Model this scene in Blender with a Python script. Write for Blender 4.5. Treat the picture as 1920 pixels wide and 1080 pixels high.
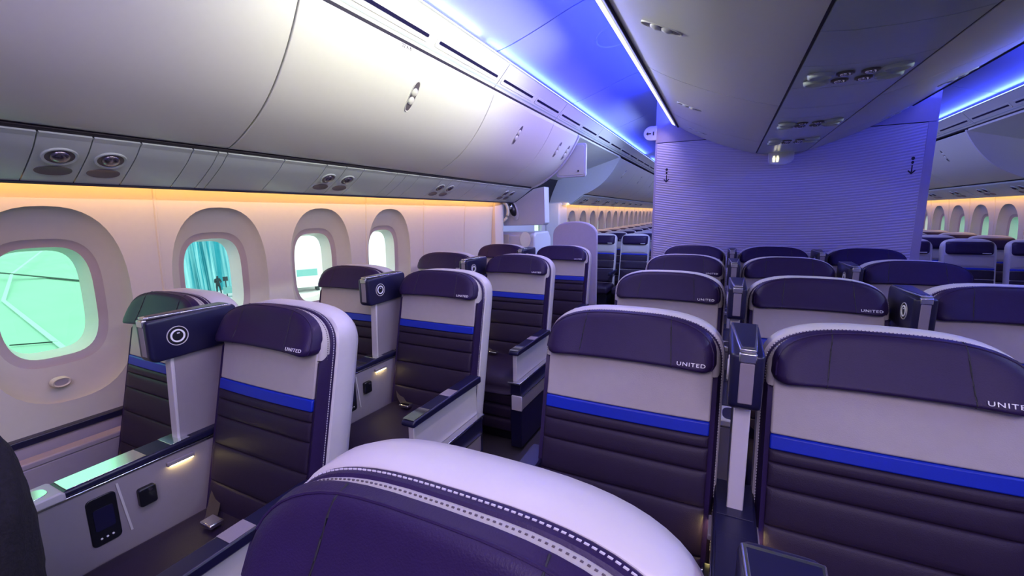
import bpy, bmesh, math, random
from mathutils import Vector, Matrix, noise
random.seed(7)
for o in list(bpy.data.objects): bpy.data.objects.remove(o)
scene = bpy.context.scene
C = scene.collection
PI = math.pi

# ------------------------------------------------------------------ camera
EYE = Vector((0.0, 0.0, 1.48))
cd = bpy.data.cameras.new('camera'); cam = bpy.data.objects.new('camera', cd); C.objects.link(cam)
cd.sensor_width = 36.0; cd.lens = 811.34 / 1920.0 * 36.0; cd.clip_start = 0.02; cd.clip_end = 500
PITCH, YAW, ROLL = 0.1683, 0.4558, -0.0127
_F = Vector((-math.sin(YAW), math.cos(YAW), 0)); _R = Vector((math.cos(YAW), math.sin(YAW), 0)); _Z = Vector((0, 0, 1))
_fw = _F*math.cos(PITCH) - _Z*math.sin(PITCH); _up = _F*math.sin(PITCH) + _Z*math.cos(PITCH)
_r2 = _R*math.cos(ROLL) + _up*math.sin(ROLL); _u2 = _up*math.cos(ROLL) - _R*math.sin(ROLL)
cam.location = EYE
cam.rotation_euler = Matrix((_r2, _u2, -_fw)).transposed().to_euler()
scene.camera = cam

# ------------------------------------------------------------------ colour management
vs = scene.view_settings
vs.view_transform = 'Standard'; vs.look = 'None'; vs.gamma = 1.0; vs.use_curve_mapping = False
vs.exposure = 0.0

# ------------------------------------------------------------------ sky (even overcast)
w = bpy.data.worlds.new('overcast_sky'); scene.world = w; w.use_nodes = True
bgn = w.node_tree.nodes['Background']
bgn.inputs[0].default_value = (0.93, 1.0, 0.98, 1); bgn.inputs[1].default_value = 3.4

# ------------------------------------------------------------------ lamps of the cabin (LED strips in the coves)
def strip_light(name, loc, direction, length, width, color, power, spread=180):
    ld = bpy.data.lights.new(name, 'AREA'); ld.shape = 'RECTANGLE'
    ld.size = width; ld.size_y = length; ld.color = color; ld.energy = power; ld.spread = math.radians(spread)
    o = bpy.data.objects.new(name, ld); C.objects.link(o); o.location = loc
    d = Vector(direction).normalized()          # light shines along local -Z, local Y runs along the cabin
    zax = -d; yax = Vector((0, 1, 0)); xax = yax.cross(zax).normalized(); yax = zax.cross(xax)
    o.rotation_euler = Matrix((xax, yax, zax)).transposed().to_euler()
    return o
XC = 0.39                                         # middle of the cabin
def mx(x): return 2 * XC - x                      # mirror to the right-hand side
WARM = (1.0, 0.52, 0.15); WHITE = (1.0, 0.95, 0.66); BLUE = (0.03, 0.06, 1.0); VIOLET = (0.62, 0.44, 1.0); LAVENDER = (0.90, 0.70, 1.0); ICE = (0.13, 0.17, 1.0)
# warm wash at the foot of the bins, on the window walls
strip_light('wall_wash_lamp', (-2.275, 1.5, 1.648), (-0.45, 0, -1), 5.7, 0.02, WARM, 11)
strip_light('wall_wash_lamp', (-2.275, 16.5, 1.648), (-0.45, 0, -1), 20.0, 0.02, WARM, 38)
strip_light('wall_wash_lamp', (mx(-2.275), 16.5, 1.648), (0.45, 0, -1), 20.0, 0.02, WARM, 38)
# ceiling coves above the side bins and above the centre bins
strip_light('cove_lamp', (-1.365, 0.6, 2.492), (0.80, 0, 0.6), 3.6, 0.03, ICE, 13)
strip_light('cove_lamp', (-1.365, 5.4, 2.492), (0.80, 0, 0.6), 5.8, 0.03, BLUE, 50)
strip_light('cove_lamp', (-1.365, 19.0, 2.492), (0.80, 0, 0.6), 20.0, 0.03, BLUE, 130)
strip_light('cove_lamp', (mx(-1.365), 3.5, 2.492), (-0.80, 0, 0.6), 9.0, 0.03, BLUE, 80)
strip_light('cove_lamp', (mx(-1.365), 19.0, 2.492), (-0.80, 0, 0.6), 20.0, 0.03, BLUE, 130)
strip_light('cove_lamp', (-0.50, 0.6, 2.374), (-0.5, 0, 0.85), 3.6, 0.03, ICE, 12)
strip_light('cove_lamp', (-0.50, 3.55, 2.374), (-0.5, 0, 0.85), 2.3, 0.03, BLUE, 24)
strip_light('cove_lamp', (mx(-0.48), 2.2, 2.374), (0.5, 0, 0.85), 5.0, 0.03, BLUE, 44)
# bright strips along the top edges of the centre bins, washing the side bins, the aisles and the seats
strip_light('bin_edge_or_added_lamp', (-0.535, 2.0, 2.318), (-1, 0, 0.02), 2.0, 0.03, WHITE, 9, 70)
strip_light('bin_edge_or_added_lamp', (-0.535, 3.75, 2.318), (-1, 0, -0.10), 1.6, 0.03, VIOLET, 3, 75)
strip_light('bin_edge_or_added_lamp', (-0.537, 2.25, 2.308), (-0.75, 0, -1), 4.7, 0.03, LAVENDER, 19, 150)
strip_light('bin_edge_or_added_lamp', (mx(-0.511), 2.25, 2.308), (0.75, 0, -1), 4.7, 0.03, VIOLET, 64, 150)
strip_light('valance_lamp', (-1.332, 1.6, 2.466), (1, 0, -0.30), 3.4, 0.02, WHITE, 11, 80)
strip_light('valance_lamp', (mx(-1.332), 1.6, 2.466), (-1, 0, -0.30), 3.4, 0.02, (0.85, 1.0, 0.75), 9, 80)
strip_light('bin_edge_or_added_lamp', (-0.50, 5.4, 2.308), (-1, 0, -0.8), 1.2, 0.03, (0.5, 0.6, 1.0), 30, 150)  # added strip, hidden behind the bulkhead, to light the left doorway
strip_light('bin_edge_or_added_lamp', (-0.50, 14.0, 2.308), (-1, 0, -1), 14.0, 0.03, (0.7, 0.7, 1.0), 45, 150)
strip_light('bin_edge_or_added_lamp', (mx(-0.50), 12.0, 2.308), (1, 0, -1), 14.0, 0.03, (0.6, 0.6, 1.0), 45, 150)
# unseen fill lamp added behind the camera to brighten the seat fronts
strip_light('front_fill_lamp', (0.5, -1.0, 2.35), (0, 0.9, -0.8), 0.8, 1.8, (0.86, 0.69, 1.0), 36, 160)

# ================================================================== materials
def mat(name, col, rough=0.5, metal=0.0, var=0.08, scale=40.0, bump=0.0, bscale=300.0, spec=0.5, coat=0.0, emit=None, estr=0.0):
    m = bpy.data.materials.new(name); m.use_nodes = True
    nt = m.node_tree; b = nt.nodes['Principled BSDF']
    b.inputs['Roughness'].default_value = rough; b.inputs['Metallic'].default_value = metal
    b.inputs['Specular IOR Level'].default_value = spec; b.inputs['Coat Weight'].default_value = coat
    tc = nt.nodes.new('ShaderNodeTexCoord')
    nz = nt.nodes.new('ShaderNodeTexNoise'); nz.inputs['Scale'].default_value = scale; nz.inputs['Detail'].default_value = 3
    nt.links.new(tc.outputs['Object'], nz.inputs['Vector'])
    mix = nt.nodes.new('ShaderNodeMix'); mix.data_type = 'RGBA'
    a = [max(0, c * (1 - var)) for c in col]; d = [min(1, c * (1 + var)) for c in col]
    mix.inputs[6].default_value = (*a, 1); mix.inputs[7].default_value = (*d, 1)
    nt.links.new(nz.outputs['Fac'], mix.inputs[0]); nt.links.new(mix.outputs[2], b.inputs['Base Color'])
    if bump > 0:
        n2 = nt.nodes.new('ShaderNodeTexNoise'); n2.inputs['Scale'].default_value = bscale; n2.inputs['Detail'].default_value = 2
        nt.links.new(tc.outputs['Object'], n2.inputs['Vector'])
        bp = nt.nodes.new('ShaderNodeBump'); bp.inputs['Strength'].default_value = bump; bp.inputs['Distance'].default_value = 0.002
        nt.links.new(n2.outputs['Fac'], bp.inputs['Height']); nt.links.new(bp.outputs['Normal'], b.inputs['Normal'])
    if emit:
        b.inputs['Emission Color'].default_value = (*emit, 1); b.inputs['Emission Strength'].default_value = estr
    return m
M = {}
M['navy'] = mat('navy_leather', (0.022, 0.010, 0.056), 0.46, var=0.12, bump=0.25, bscale=420, spec=0.26)
M['quilt'] = mat('charcoal_leather', (0.022, 0.013, 0.036), 0.5, var=0.12, bump=0.25, bscale=420, spec=0.28)
M['grey'] = mat('grey_leather', (0.44, 0.41, 0.40), 0.5, var=0.05, bump=0.2, bscale=380)
M['stripe'] = mat('blue_leather', (0.002, 0.022, 0.42), 0.42, bump=0.1)
M['shell'] = mat('pale_grey_shell', (0.56, 0.53, 0.56), 0.38, var=0.03)
M['fin'] = mat('grey_laminate', (0.27, 0.235, 0.27), 0.5, var=0.05, bump=0.1)
M['navyp'] = mat('navy_plastic', (0.010, 0.009, 0.040), 0.34, var=0.1)
M['black'] = mat('black_plastic', (0.006, 0.006, 0.012), 0.35)
M['silver'] = mat('satin_silver', (0.72, 0.72, 0.74), 0.24, metal=1.0, var=0.03)
M['gunmetal'] = mat('gunmetal', (0.22, 0.21, 0.24), 0.2, metal=0.9, var=0.05)
M['chrome'] = mat('chrome', (0.85, 0.85, 0.86), 0.08, metal=1.0, var=0.02)
M['inlay'] = mat('polished_inlay', (0.80, 0.86, 0.82), 0.16, metal=1.0, var=0.02)
M['white'] = mat('white_print', (0.85, 0.85, 0.88), 0.5)
M['thread'] = mat('pale_thread', (0.62, 0.60, 0.66), 0.7)
M['dthread'] = mat('dark_thread', (0.10, 0.08, 0.10), 0.7)
M['belt'] = mat('brown_belt_webbing', (0.05, 0.035, 0.035), 0.8, bump=0.5, bscale=600)
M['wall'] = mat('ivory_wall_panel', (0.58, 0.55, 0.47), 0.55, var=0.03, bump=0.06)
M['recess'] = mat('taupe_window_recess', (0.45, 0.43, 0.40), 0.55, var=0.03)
M['bezel'] = mat('taupe_window_bezel', (0.36, 0.31, 0.32), 0.45, var=0.03)
M['liner'] = mat('pale_window_liner', (0.66, 0.74, 0.66), 0.4, var=0.03)
M['bin'] = mat('white_bin_plastic', (0.62, 0.65, 0.56), 0.36, var=0.02)
M['psu'] = mat('grey_service_plastic', (0.44, 0.52, 0.48), 0.22, var=0.03)
M['gap'] = mat('dark_joint', (0.012, 0.010, 0.02), 0.6)
M['dish'] = mat('shaded_dish', (0.10, 0.09, 0.10), 0.4)  # shade of the latch and thumb hollows is put into this dark colour
M['ceil'] = mat('glow_tinted_ceiling_panel', (0.40, 0.44, 0.72), 0.5, var=0.02)  # white panels; the blue LED glow is put into the base colour
M['carpet'] = mat('dark_carpet', (0.035, 0.028, 0.045), 0.95, var=0.5, scale=260, bump=0.9, bscale=700)
M['dado'] = mat('mauve_dado_panel', (0.38, 0.32, 0.38), 0.55, var=0.05)
M['part'] = mat('lavender_partition', (0.44, 0.40, 0.49), 0.6, var=0.05, bump=0.15)
M['doorp'] = mat('pale_door_plastic', (0.58, 0.60, 0.66), 0.4, var=0.03)
M['tan'] = mat('ivory_column', (0.66, 0.60, 0.52), 0.5, var=0.03)
M['fleece'] = mat('black_fleece', (0.012, 0.010, 0.016), 1.0, var=0.9, scale=90, bump=1.0, bscale=160)
M['warmled'] = mat('warm_led', (1, 0.9, 0.7), 0.5, emit=(1.0, 0.97, 0.74), estr=1.4)
M['violetled'] = mat('violet_led', (0.8, 0.8, 1), 0.5, emit=(0.62, 0.60, 1.0), estr=1.6)
M['blueled'] = mat('blue_led', (0.5, 0.6, 1), 0.5, emit=(0.35, 0.50, 1.0), estr=2.4)
M['iceled'] = mat('ice_led', (0.8, 0.9, 1), 0.5, emit=(0.80, 0.90, 1.0), estr=2.6)
M['amberled'] = mat('amber_led', (1, 0.8, 0.5), 0.5, emit=(1.0, 0.62, 0.22), estr=2.0)
M['courtesy'] = mat('courtesy_led', (1, 0.9, 0.5), 0.5, emit=(1.0, 0.80, 0.30), estr=45.0)
M['sign'] = mat('lit_sign', (1, 0.95, 0.6), 0.5, emit=(1.0, 0.93, 0.55), estr=1.5)
M['tarmac'] = mat('pale_apron', (0.72, 0.74, 0.74), 0.9, scale=0.2)
M['wing'] = mat('pale_wing_skin', (0.62, 0.66, 0.64), 0.45, var=0.12, scale=0.7)
M['wingline'] = mat('white_wing_marking', (0.92, 0.92, 0.92), 0.6)
M['darkcloth'] = mat('dark_workwear', (0.03, 0.05, 0.06), 0.8)
M['truck'] = mat('white_truck_paint', (0.88, 0.90, 0.90), 0.5)
M['teal'] = mat('teal_cladding', (0.20, 0.48, 0.46), 0.7)

def drape_mat():
    m = bpy.data.materials.new('turquoise_drape'); m.use_nodes = True; nt = m.node_tree; b = nt.nodes['Principled BSDF']; b.inputs['Roughness'].default_value = 0.6
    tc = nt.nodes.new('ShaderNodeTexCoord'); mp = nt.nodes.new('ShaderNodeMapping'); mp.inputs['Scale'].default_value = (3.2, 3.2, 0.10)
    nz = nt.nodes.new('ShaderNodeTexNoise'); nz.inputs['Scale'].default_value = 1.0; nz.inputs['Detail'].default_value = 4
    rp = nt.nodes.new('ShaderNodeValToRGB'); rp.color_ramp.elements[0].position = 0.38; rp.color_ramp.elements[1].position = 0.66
    rp.color_ramp.elements[0].color = (0.03, 0.42, 0.50, 1); rp.color_ramp.elements[1].color = (0.50, 0.92, 0.92, 1)  # light and shade of the folds put into vertical colour streaks
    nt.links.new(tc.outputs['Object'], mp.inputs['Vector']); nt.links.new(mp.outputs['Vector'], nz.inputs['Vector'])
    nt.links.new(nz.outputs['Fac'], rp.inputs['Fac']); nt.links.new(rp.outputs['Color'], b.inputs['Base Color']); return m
M['drape'] = drape_mat()
# bulkhead laminate: fine wavy relief lines
m = bpy.data.materials.new('rippled_bulkhead'); m.use_nodes = True; nt = m.node_tree; b = nt.nodes['Principled BSDF']
b.inputs['Base Color'].default_value = (0.50, 0.47, 0.54, 1); b.inputs['Roughness'].default_value = 0.5
tc = nt.nodes.new('ShaderNodeTexCoord'); mp = nt.nodes.new('ShaderNodeMapping')
mp.inputs['Location'].default_value = (-XC*0.55, 0, -3.55)
nt.links.new(tc.outputs['Object'], mp.inputs['Vector'])
mp.inputs['Scale'].default_value = (0.55, 0.0, 1.0)
wv = nt.nodes.new('ShaderNodeTexWave'); wv.wave_type = 'RINGS'; wv.rings_direction = 'SPHERICAL'
wv.inputs['Scale'].default_value = 14.0; wv.inputs['Distortion'].default_value = 0.7; wv.inputs['Detail'].default_value = 1.0; wv.inputs['Detail Scale'].default_value = 0.6
nt.links.new(mp.outputs['Vector'], wv.inputs['Vector'])
bp = nt.nodes.new('ShaderNodeBump'); bp.inputs['Strength'].default_value = 0.6; bp.inputs['Distance'].default_value = 0.005
nt.links.new(wv.outputs['Fac'], bp.inputs['Height']); nt.links.new(bp.outputs['Normal'], b.inputs['Normal'])
cr = nt.nodes.new('ShaderNodeMix'); cr.data_type = 'RGBA'; cr.inputs[6].default_value = (0.54, 0.50, 0.60, 1); cr.inputs[7].default_value = (0.66, 0.62, 0.72, 1)
nt.links.new(wv.outputs['Fac'], cr.inputs[0]); nt.links.new(cr.outputs[2], b.inputs['Base Color'])
M['bulk'] = m

def glass(name, tint):
    m = bpy.data.materials.new(name); m.use_nodes = True; nt = m.node_tree
    nt.nodes.remove(nt.nodes['Principled BSDF']); out = nt.nodes['Material Output']
    t = nt.nodes.new('ShaderNodeBsdfTransparent'); t.inputs[0].default_value = (*tint, 1)
    g = nt.nodes.new('ShaderNodeBsdfGlossy'); g.inputs['Roughness'].default_value = 0.05
    mx_ = nt.nodes.new('ShaderNodeMixShader'); mx_.inputs[0].default_value = 0.04
    nt.links.new(t.outputs[0], mx_.inputs[1]); nt.links.new(g.outputs[0], mx_.inputs[2]); nt.links.new(mx_.outputs[0], out.inputs[0])
    return m
M['glass_green'] = glass('green_dimmed_glass', (0.19, 0.48, 0.32))
M['glass_cyan'] = glass('cyan_dimmed_glass', (0.36, 0.46, 0.46))
M['glass_clear'] = glass('clear_cabin_glass', (0.55, 0.62, 0.58))

# ================================================================== mesh helpers
class MB:
    def __init__(s): s.v = []; s.f = []
    def box(s, a, b):
        x0, y0, z0 = a; x1, y1, z1 = b; n = len(s.v)
        s.v += [(x0,y0,z0),(x1,y0,z0),(x1,y1,z0),(x0,y1,z0),(x0,y0,z1),(x1,y0,z1),(x1,y1,z1),(x0,y1,z1)]
        s.f += [tuple(n+i for i in q) for q in ((0,3,2,1),(4,5,6,7),(0,1,5,4),(1,2,6,5),(2,3,7,6),(3,0,4,7))]; return s
    def loft(s, rings, closed=True, cap0=True, cap1=True):
        n0 = len(s.v); k = len(rings[0])
        for r in rings: s.v += [tuple(p) for p in r]
        for i in range(len(rings)-1):
            for j in range(k if closed else k-1):
                a = n0+i*k+j; b = n0+i*k+(j+1) % k
                s.f.append((a, b, b+k, a+k))
        if closed and cap0: s.f.append(tuple(n0+j for j in reversed(range(k))))
        if closed and cap1: s.f.append(tuple(n0+(len(rings)-1)*k+j for j in range(k)))
        return s
    def prism_y(s, prof, y0, y1): return s.loft([[(x, y0, z) for x, z in prof], [(x, y1, z) for x, z in prof]])
    def prism_x(s, prof, x0, x1): return s.loft([[(x0, y, z) for y, z in prof], [(x1, y, z) for y, z in prof]])
    def prism_z(s, prof, z0, z1): return s.loft([[(x, y, z0) for x, y in prof], [(x, y, z1) for x, y in prof]])
    def tube(s, pts, r, n=8):
        pts = [Vector(p) for p in pts]; rings = []
        for i, p in enumerate(pts):
            d = (pts[min(i+1, len(pts)-1)] - pts[max(i-1, 0)]).normalized()
            u = d.cross(Vector((0,0,1)) if abs(d.z) < 0.9 else Vector((1,0,0))).normalized(); v = d.cross(u)
            rr = r[i] if isinstance(r, (list, tuple)) else r
            rings.append([p + (u*math.cos(2*PI*j/n) + v*math.sin(2*PI*j/n))*rr for j in range(n)])
        return s.loft(rings)
    def frame(s, T, fn):
        'add the shape built by fn(MB) mapped through the matrix T'
        q = MB(); fn(q); n = len(s.v)
        s.v += [tuple(T @ Vector(p)) for p in q.v]; s.f += [tuple(n+i for i in f) for f in q.f]; return s
    def build(s, name, m, parent=None, bevel=0.0, smooth=35, seg=2, loc=None):
        me = bpy.data.meshes.new(name); me.from_pydata(s.v, [], s.f); me.update()
        bm = bmesh.new(); bm.from_mesh(me); bmesh.ops.recalc_face_normals(bm, faces=bm.faces); bm.to_mesh(me); bm.free()
        me.materials.append(M[m] if isinstance(m, str) else m)
        if smooth:
            for p in me.polygons: p.use_smooth = True
            me.set_sharp_from_angle(angle=math.radians(smooth))
        o = bpy.data.objects.new(name, me); C.objects.link(o)
        if parent is not None: o.parent = parent
        if loc is not None: o.location = loc
        if bevel:
            bv = o.modifiers.new('bevel', 'BEVEL'); bv.width = bevel; bv.segments = seg; bv.limit_method = 'ANGLE'; bv.angle_limit = math.radians(40)
        return o
def tag(o, label=None, cat=None, group=None, kind=None):
    if label: o['label'] = label
    if cat: o['category'] = cat
    if group: o['group'] = group
    if kind: o['kind'] = kind
    return o
def thing(name, label=None, cat=None, loc=(0,0,0), group=None, kind=None):
    o = bpy.data.objects.new(name, None); o.empty_display_size = 0.1; C.objects.link(o); o.location = loc
    return tag(o, label, cat, group, kind)
def copy_tree(o, parent=None):
    c = o.copy(); C.objects.link(c); c.parent = parent
    for ch in list(o.children): copy_tree(ch, c)
    return c
def catmull(pts, n=6):
    out = []
    P = [Vector(p) for p in pts]
    for i in range(len(P)-1):
        p0 = P[max(i-1,0)]; p1 = P[i]; p2 = P[i+1]; p3 = P[min(i+2,len(P)-1)]
        for k in range(n):
            t = k/n
            out.append(0.5*((2*p1)+(p2-p0)*t+(2*p0-5*p1+4*p2-p3)*t*t+(3*p1-p0-3*p2+p3)*t**3))
    out.append(P[-1]); return [tuple(p) for p in out]
def offset_poly(pts, d):
    'shift an open 2-D polyline to its left by d'
    out = []
    for i, p in enumerate(pts):
        a = Vector(pts[max(i-1,0)]); b = Vector(pts[min(i+1,len(pts)-1)]); t = (b-a).normalized()
        out.append((p[0]-t.y*d, p[1]+t.x*d))
    return out
def rrect(cx, cy, hx, hy, r, n=5):
    out = []
    for qx, qy, a0 in ((1,1,0),(-1,1,90),(-1,-1,180),(1,-1,270)):
        for k in range(n+1):
            a = math.radians(a0+90*k/n); out.append((cx+qx*(hx-r)+r*math.cos(a), cy+qy*(hy-r)+r*math.sin(a)))
    return out
def superell(cx, cy, hx, hy, n, k):
    out = []
    for i in range(k):
        a = 2*PI*i/k; c = math.cos(a); s_ = math.sin(a)
        out.append((cx+hx*math.copysign(abs(c)**(2/n), c), cy+hy*math.copysign(abs(s_)**(2/n), s_)))
    return out
def text_mesh(name, body, size, m, parent, T, extrude=0.0006, wide=1.0):
    cu = bpy.data.curves.new(name, 'FONT'); cu.body = body; cu.size = size; cu.extrude = extrude; cu.align_x = 'CENTER'; cu.align_y = 'CENTER'; cu.resolution_u = 3
    cu.space_character = 1.15; cu.offset = size*0.006
    to = bpy.data.objects.new(name, cu); C.objects.link(to)
    dg = bpy.context.evaluated_depsgraph_get(); me = bpy.data.meshes.new_from_object(to.evaluated_get(dg)); bpy.data.objects.remove(to)
    me.transform(T @ Matrix.Diagonal((wide, 1, 1, 1))); me.materials.clear(); me.materials.append(M[m])
    o = bpy.data.objects.new(name, me); C.objects.link(o); o.parent = parent
    return o
# writing on a surface facing -Y: text x -> +X, text y -> +Z, text z -> -Y
FACE_FRONT = Matrix(((1,0,0,0),(0,0,-1,0),(0,1,0,0),(0,0,0,1)))

# ================================================================== cabin shell
Y0, Y1 = -1.6, 27.0
WX = -2.36
fl = MB().box((-2.75, Y0, -0.08), (3.55, Y1, 0.0)).build('floor', 'carpet'); tag(fl, 'dark purple carpet of the cabin aisles', 'floor', kind='structure')
def wall_x(z):                                      # inside face of the left window wall
    return WX - 0.03 + 0.035*((z-1.0)/0.62)**2 * (1.0 if z > 1.0 else 0.6)
def win_panel(mb_wall, mb_rec, mb_bez, mb_lin, y0, y1, wy, sx, zoff, N=48):
    'one wall cell with a deep window recess; rings from the panel edge to the glass'
    cz = 1.140 + zoff; z_lo = 0.63; z_hi = 1.68 + zoff
    def P(y, z, d): return (sx(wall_x(z - zoff) - d), y, z)
    outer = superell(wy, cz, 0.245, 0.395, 2.5, N)
    rect = []
    for (y, z) in outer:                            # project the outer ring out to the cell edge
        dy, dz = y-wy, z-cz
        t = min(((y1-wy) if dy > 0 else (y0-wy))/dy if abs(dy) > 1e-6 else 1e9, ((z_hi-cz) if dz > 0 else (z_lo-cz))/dz if abs(dz) > 1e-6 else 1e9)
        rect.append((wy+dy*t, cz+dz*t))
    for (yy, zz) in ((y0,z_lo),(y0,z_hi),(y1,z_lo),(y1,z_hi)):   # snap the nearest ring point to each corner
        i = min(range(N), key=lambda k: (rect[k][0]-yy)**2+(rect[k][1]-zz)**2); rect[i] = (yy, zz)
    r0 = [P(y, z, 0) for y, z in rect]; rings = [r0]
    for t in (0.35, 0.7, 1.0): rings.append([P(a[0]+(b[0]-a[0])*t, a[1]+(b[1]-a[1])*t, 0) for a, b in zip(rect, outer)])
    mb_wall.loft(rings, cap0=False, cap1=False)
    bez = superell(wy, cz+0.005, 0.178, 0.262, 3.2, N); opn = superell(wy, cz+0.005, 0.148, 0.228, 3.4, N)
    lip = superell(wy, cz, 0.238, 0.388, 2.5, N)
    rr = [[P(y, z, 0) for y, z in outer], [P(y, z, 0.020) for y, z in lip]]
    for t in (0.3, 0.65, 1.0): rr.append([P(a[0]+(b[0]-a[0])*t, a[1]+(b[1]-a[1])*t, 0.020+0.055*t**0.8) for a, b in zip(lip, bez)])
    mb_rec.loft(rr, cap0=False, cap1=False)
    mb_bez.loft([[P(y, z, 0.075) for y, z in bez], [P(y, z, 0.083) for y, z in superell(wy, cz+0.005, 0.170, 0.253, 3.2, N)], [P(y, z, 0.088) for y, z in opn]], cap0=False, cap1=False)
    glz = superell(wy, cz+0.005, 0.132, 0.212, 3.6, N)
    mb_lin.loft([[P(y, z, 0.088) for y, z in opn], [P(y, z, 0.125) for y, z in superell(wy, cz+0.005, 0.143, 0.223, 3.5, N)], [P(y, z, 0.17) for y, z in glz], [P(y, z, 0.175) for y, z in superell(wy, cz+0.005, 0.22, 0.30, 3.6, N)]], cap0=False, cap1=False)
    return [P(y, z, 0.172) for y, z in superell(wy, cz+0.005, 0.136, 0.216, 3.6, N)]
win_no = [0]
def build_wall_panel(parent, y0, y1, windows, sx, zoff, glasses, N=48, seam=True):
    mw = MB(); mr = MB(); mb_ = MB(); ml = MB(); gl = []
    if windows:
        cuts = [y0] + [(a+b_)/2 for a, b_ in zip(windows, windows[1:])] + [y1]
        for k, wy in enumerate(windows): gl.append(win_panel(mw, mr, mb_, ml, cuts[k], cuts[k+1], wy, sx, zoff, N))
    else:
        zs = [0.63 + (1.05+zoff)*k/8 for k in range(9)]
        mw.loft([[(sx(wall_x(z-zoff)), y0, z) for z in zs], [(sx(wall_x(z-zoff)), y1, z) for z in zs]], closed=False)
    # joint bead along the aft edge
    zs = [0.63 + (1.05+zoff)*k/8 for k in range(9)]
    p = mw.build('wall_panel', 'wall', parent, smooth=50)
    if seam:
        sb = MB(); sb.loft([[(sx(wall_x(z-zoff)), y1-0.007, z) for z in zs], [(sx(wall_x(z-zoff)+0.006), y1-0.003, z) for z in zs], [(sx(wall_x(z-zoff)+0.006), y1+0.003, z) for z in zs], [(sx(wall_x(z-zoff)), y1+0.007, z) for z in zs]], closed=False)
        sb.build('joint_bead', 'wall', p)
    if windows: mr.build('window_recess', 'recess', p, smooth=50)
    for k, g in enumerate(gl):
        win_no[0] += 1
        wo = thing('window_%d' % win_no[0], None, None, kind='structure')
        if k == 0: mb_.build('window_bezel', 'bezel', wo, smooth=50); ml.build('window_liner', 'liner', wo, smooth=50)
        q = MB(); q.v = [tuple(v) for v in g]; q.f = [tuple(range(len(g)))]
        q.build('pane', glasses[k], wo, smooth=0)
ident = lambda x: x
wl = thing('wall_left', kind='structure'); wr = thing('wall_right', kind='structure')
WIN = [0.075, 0.730, 1.385, 2.025, 2.675]
build_wall_panel(wl, -1.6, -0.25, [], ident, 0, [])
build_wall_panel(wl, -0.25, 0.40, [WIN[0]], ident, 0, ['glass_green'])
build_wall_panel(wl, 0.40, 1.10, [WIN[1]], ident, 0, ['glass_green'])
build_wall_panel(wl, 1.10, 1.71, [WIN[2]], ident, 0, ['glass_cyan'], seam=False)
build_wall_panel(wl, 1.71, 2.42, [WIN[3]], ident, 0, ['glass_clear'])
build_wall_panel(wl, 2.42, 3.10, [WIN[4]], ident, 0, ['glass_clear'])
build_wall_panel(wl, 3.10, 3.77, [], ident, 0, [])
build_wall_panel(wl, 3.77, 4.36, [], ident, 0, [], seam=False)
for k in range(30):                                 # aft cabin, beyond the exit doors
    y = 6.88 + 0.66*k
    build_wall_panel(wl, y, y+0.66, [y+0.33], ident, 0, ['glass_clear'], N=32 if k < 12 else 24)
for k in range(14):
    y = 6.60 + 0.66*k
    build_wall_panel(wr, y, y+0.66, [y+0.36], mx, 0.0, ['glass_green' if k in (0, 1, 2, 3, 4) else 'glass_clear'], N=32)
for (o, sgn, yend) in ((wl, 1, 26.4), (wr, -1, 15.84)):
    f = ident if sgn == 1 else mx
    if sgn == 1: MB().box((-2.55, -1.6, 0), (-2.365, 4.36, 0.63)).build('lower_wall_panel', 'dado', o)
    else:
        q = MB(); zs = [0.0, 0.6, 1.0, 1.3, 1.6, 1.74]
        q.loft([[(mx(wall_x(max(z, 0.63))), 15.84, z) for z in zs], [(mx(wall_x(max(z, 0.63))), Y1, z) for z in zs]], closed=False).build('wall_panel', 'wall', o)
        q = MB().loft([[(mx(wall_x(max(z, 0.63))), Y0, z) for z in zs], [(mx(wall_x(max(z, 0.63))), 6.6, z) for z in zs]], closed=False).build('wall_panel', 'wall', o)
    MB().box(tuple(min(f(-2.55), f(-2.345)) if i == 0 else (6.6, 0)[i-1] for i in range(3)), (max(f(-2.55), f(-2.345)), 26.6, 0.63)).build('lower_wall_panel', 'dado', o)
tag(MB().box((-2.42, -1.6, 0.626), (-2.350, 4.36, 0.655)).build('trim_1', 'navyp', bevel=0.004), 'dark rail along the foot of the left window wall', 'trim', kind='structure')
def dimmer(wy, label):                             # oval shade control on the wall below a window
    t = thing('dimmer_button', label, 'button', group='window dimmer buttons')
    def ring(h, v, d): return [(wall_x(0.83)-0.016+d, wy+a, z) for a, z in superell(-0.03, 0.826, h, v, 2.2, 28)]
    MB().loft([ring(0.030, 0.021, -0.02), ring(0.030, 0.021, 0.004), ring(0.026, 0.017, 0.008), ring(0.021, 0.0125, 0.004)], cap0=False, cap1=False).build('button_rim', 'wall', t, smooth=50)
    MB().loft([ring(0.022, 0.0135, -0.01), ring(0.022, 0.0135, 0.003), ring(0.010, 0.006, 0.0025)]).build('button_face', 'bezel', t, smooth=50)
for wy, nm in zip(WIN[1:], ('nearest', 'second', 'third', 'fourth')): dimmer(wy, 'small oval button on the wall under the %s window' % nm)
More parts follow.
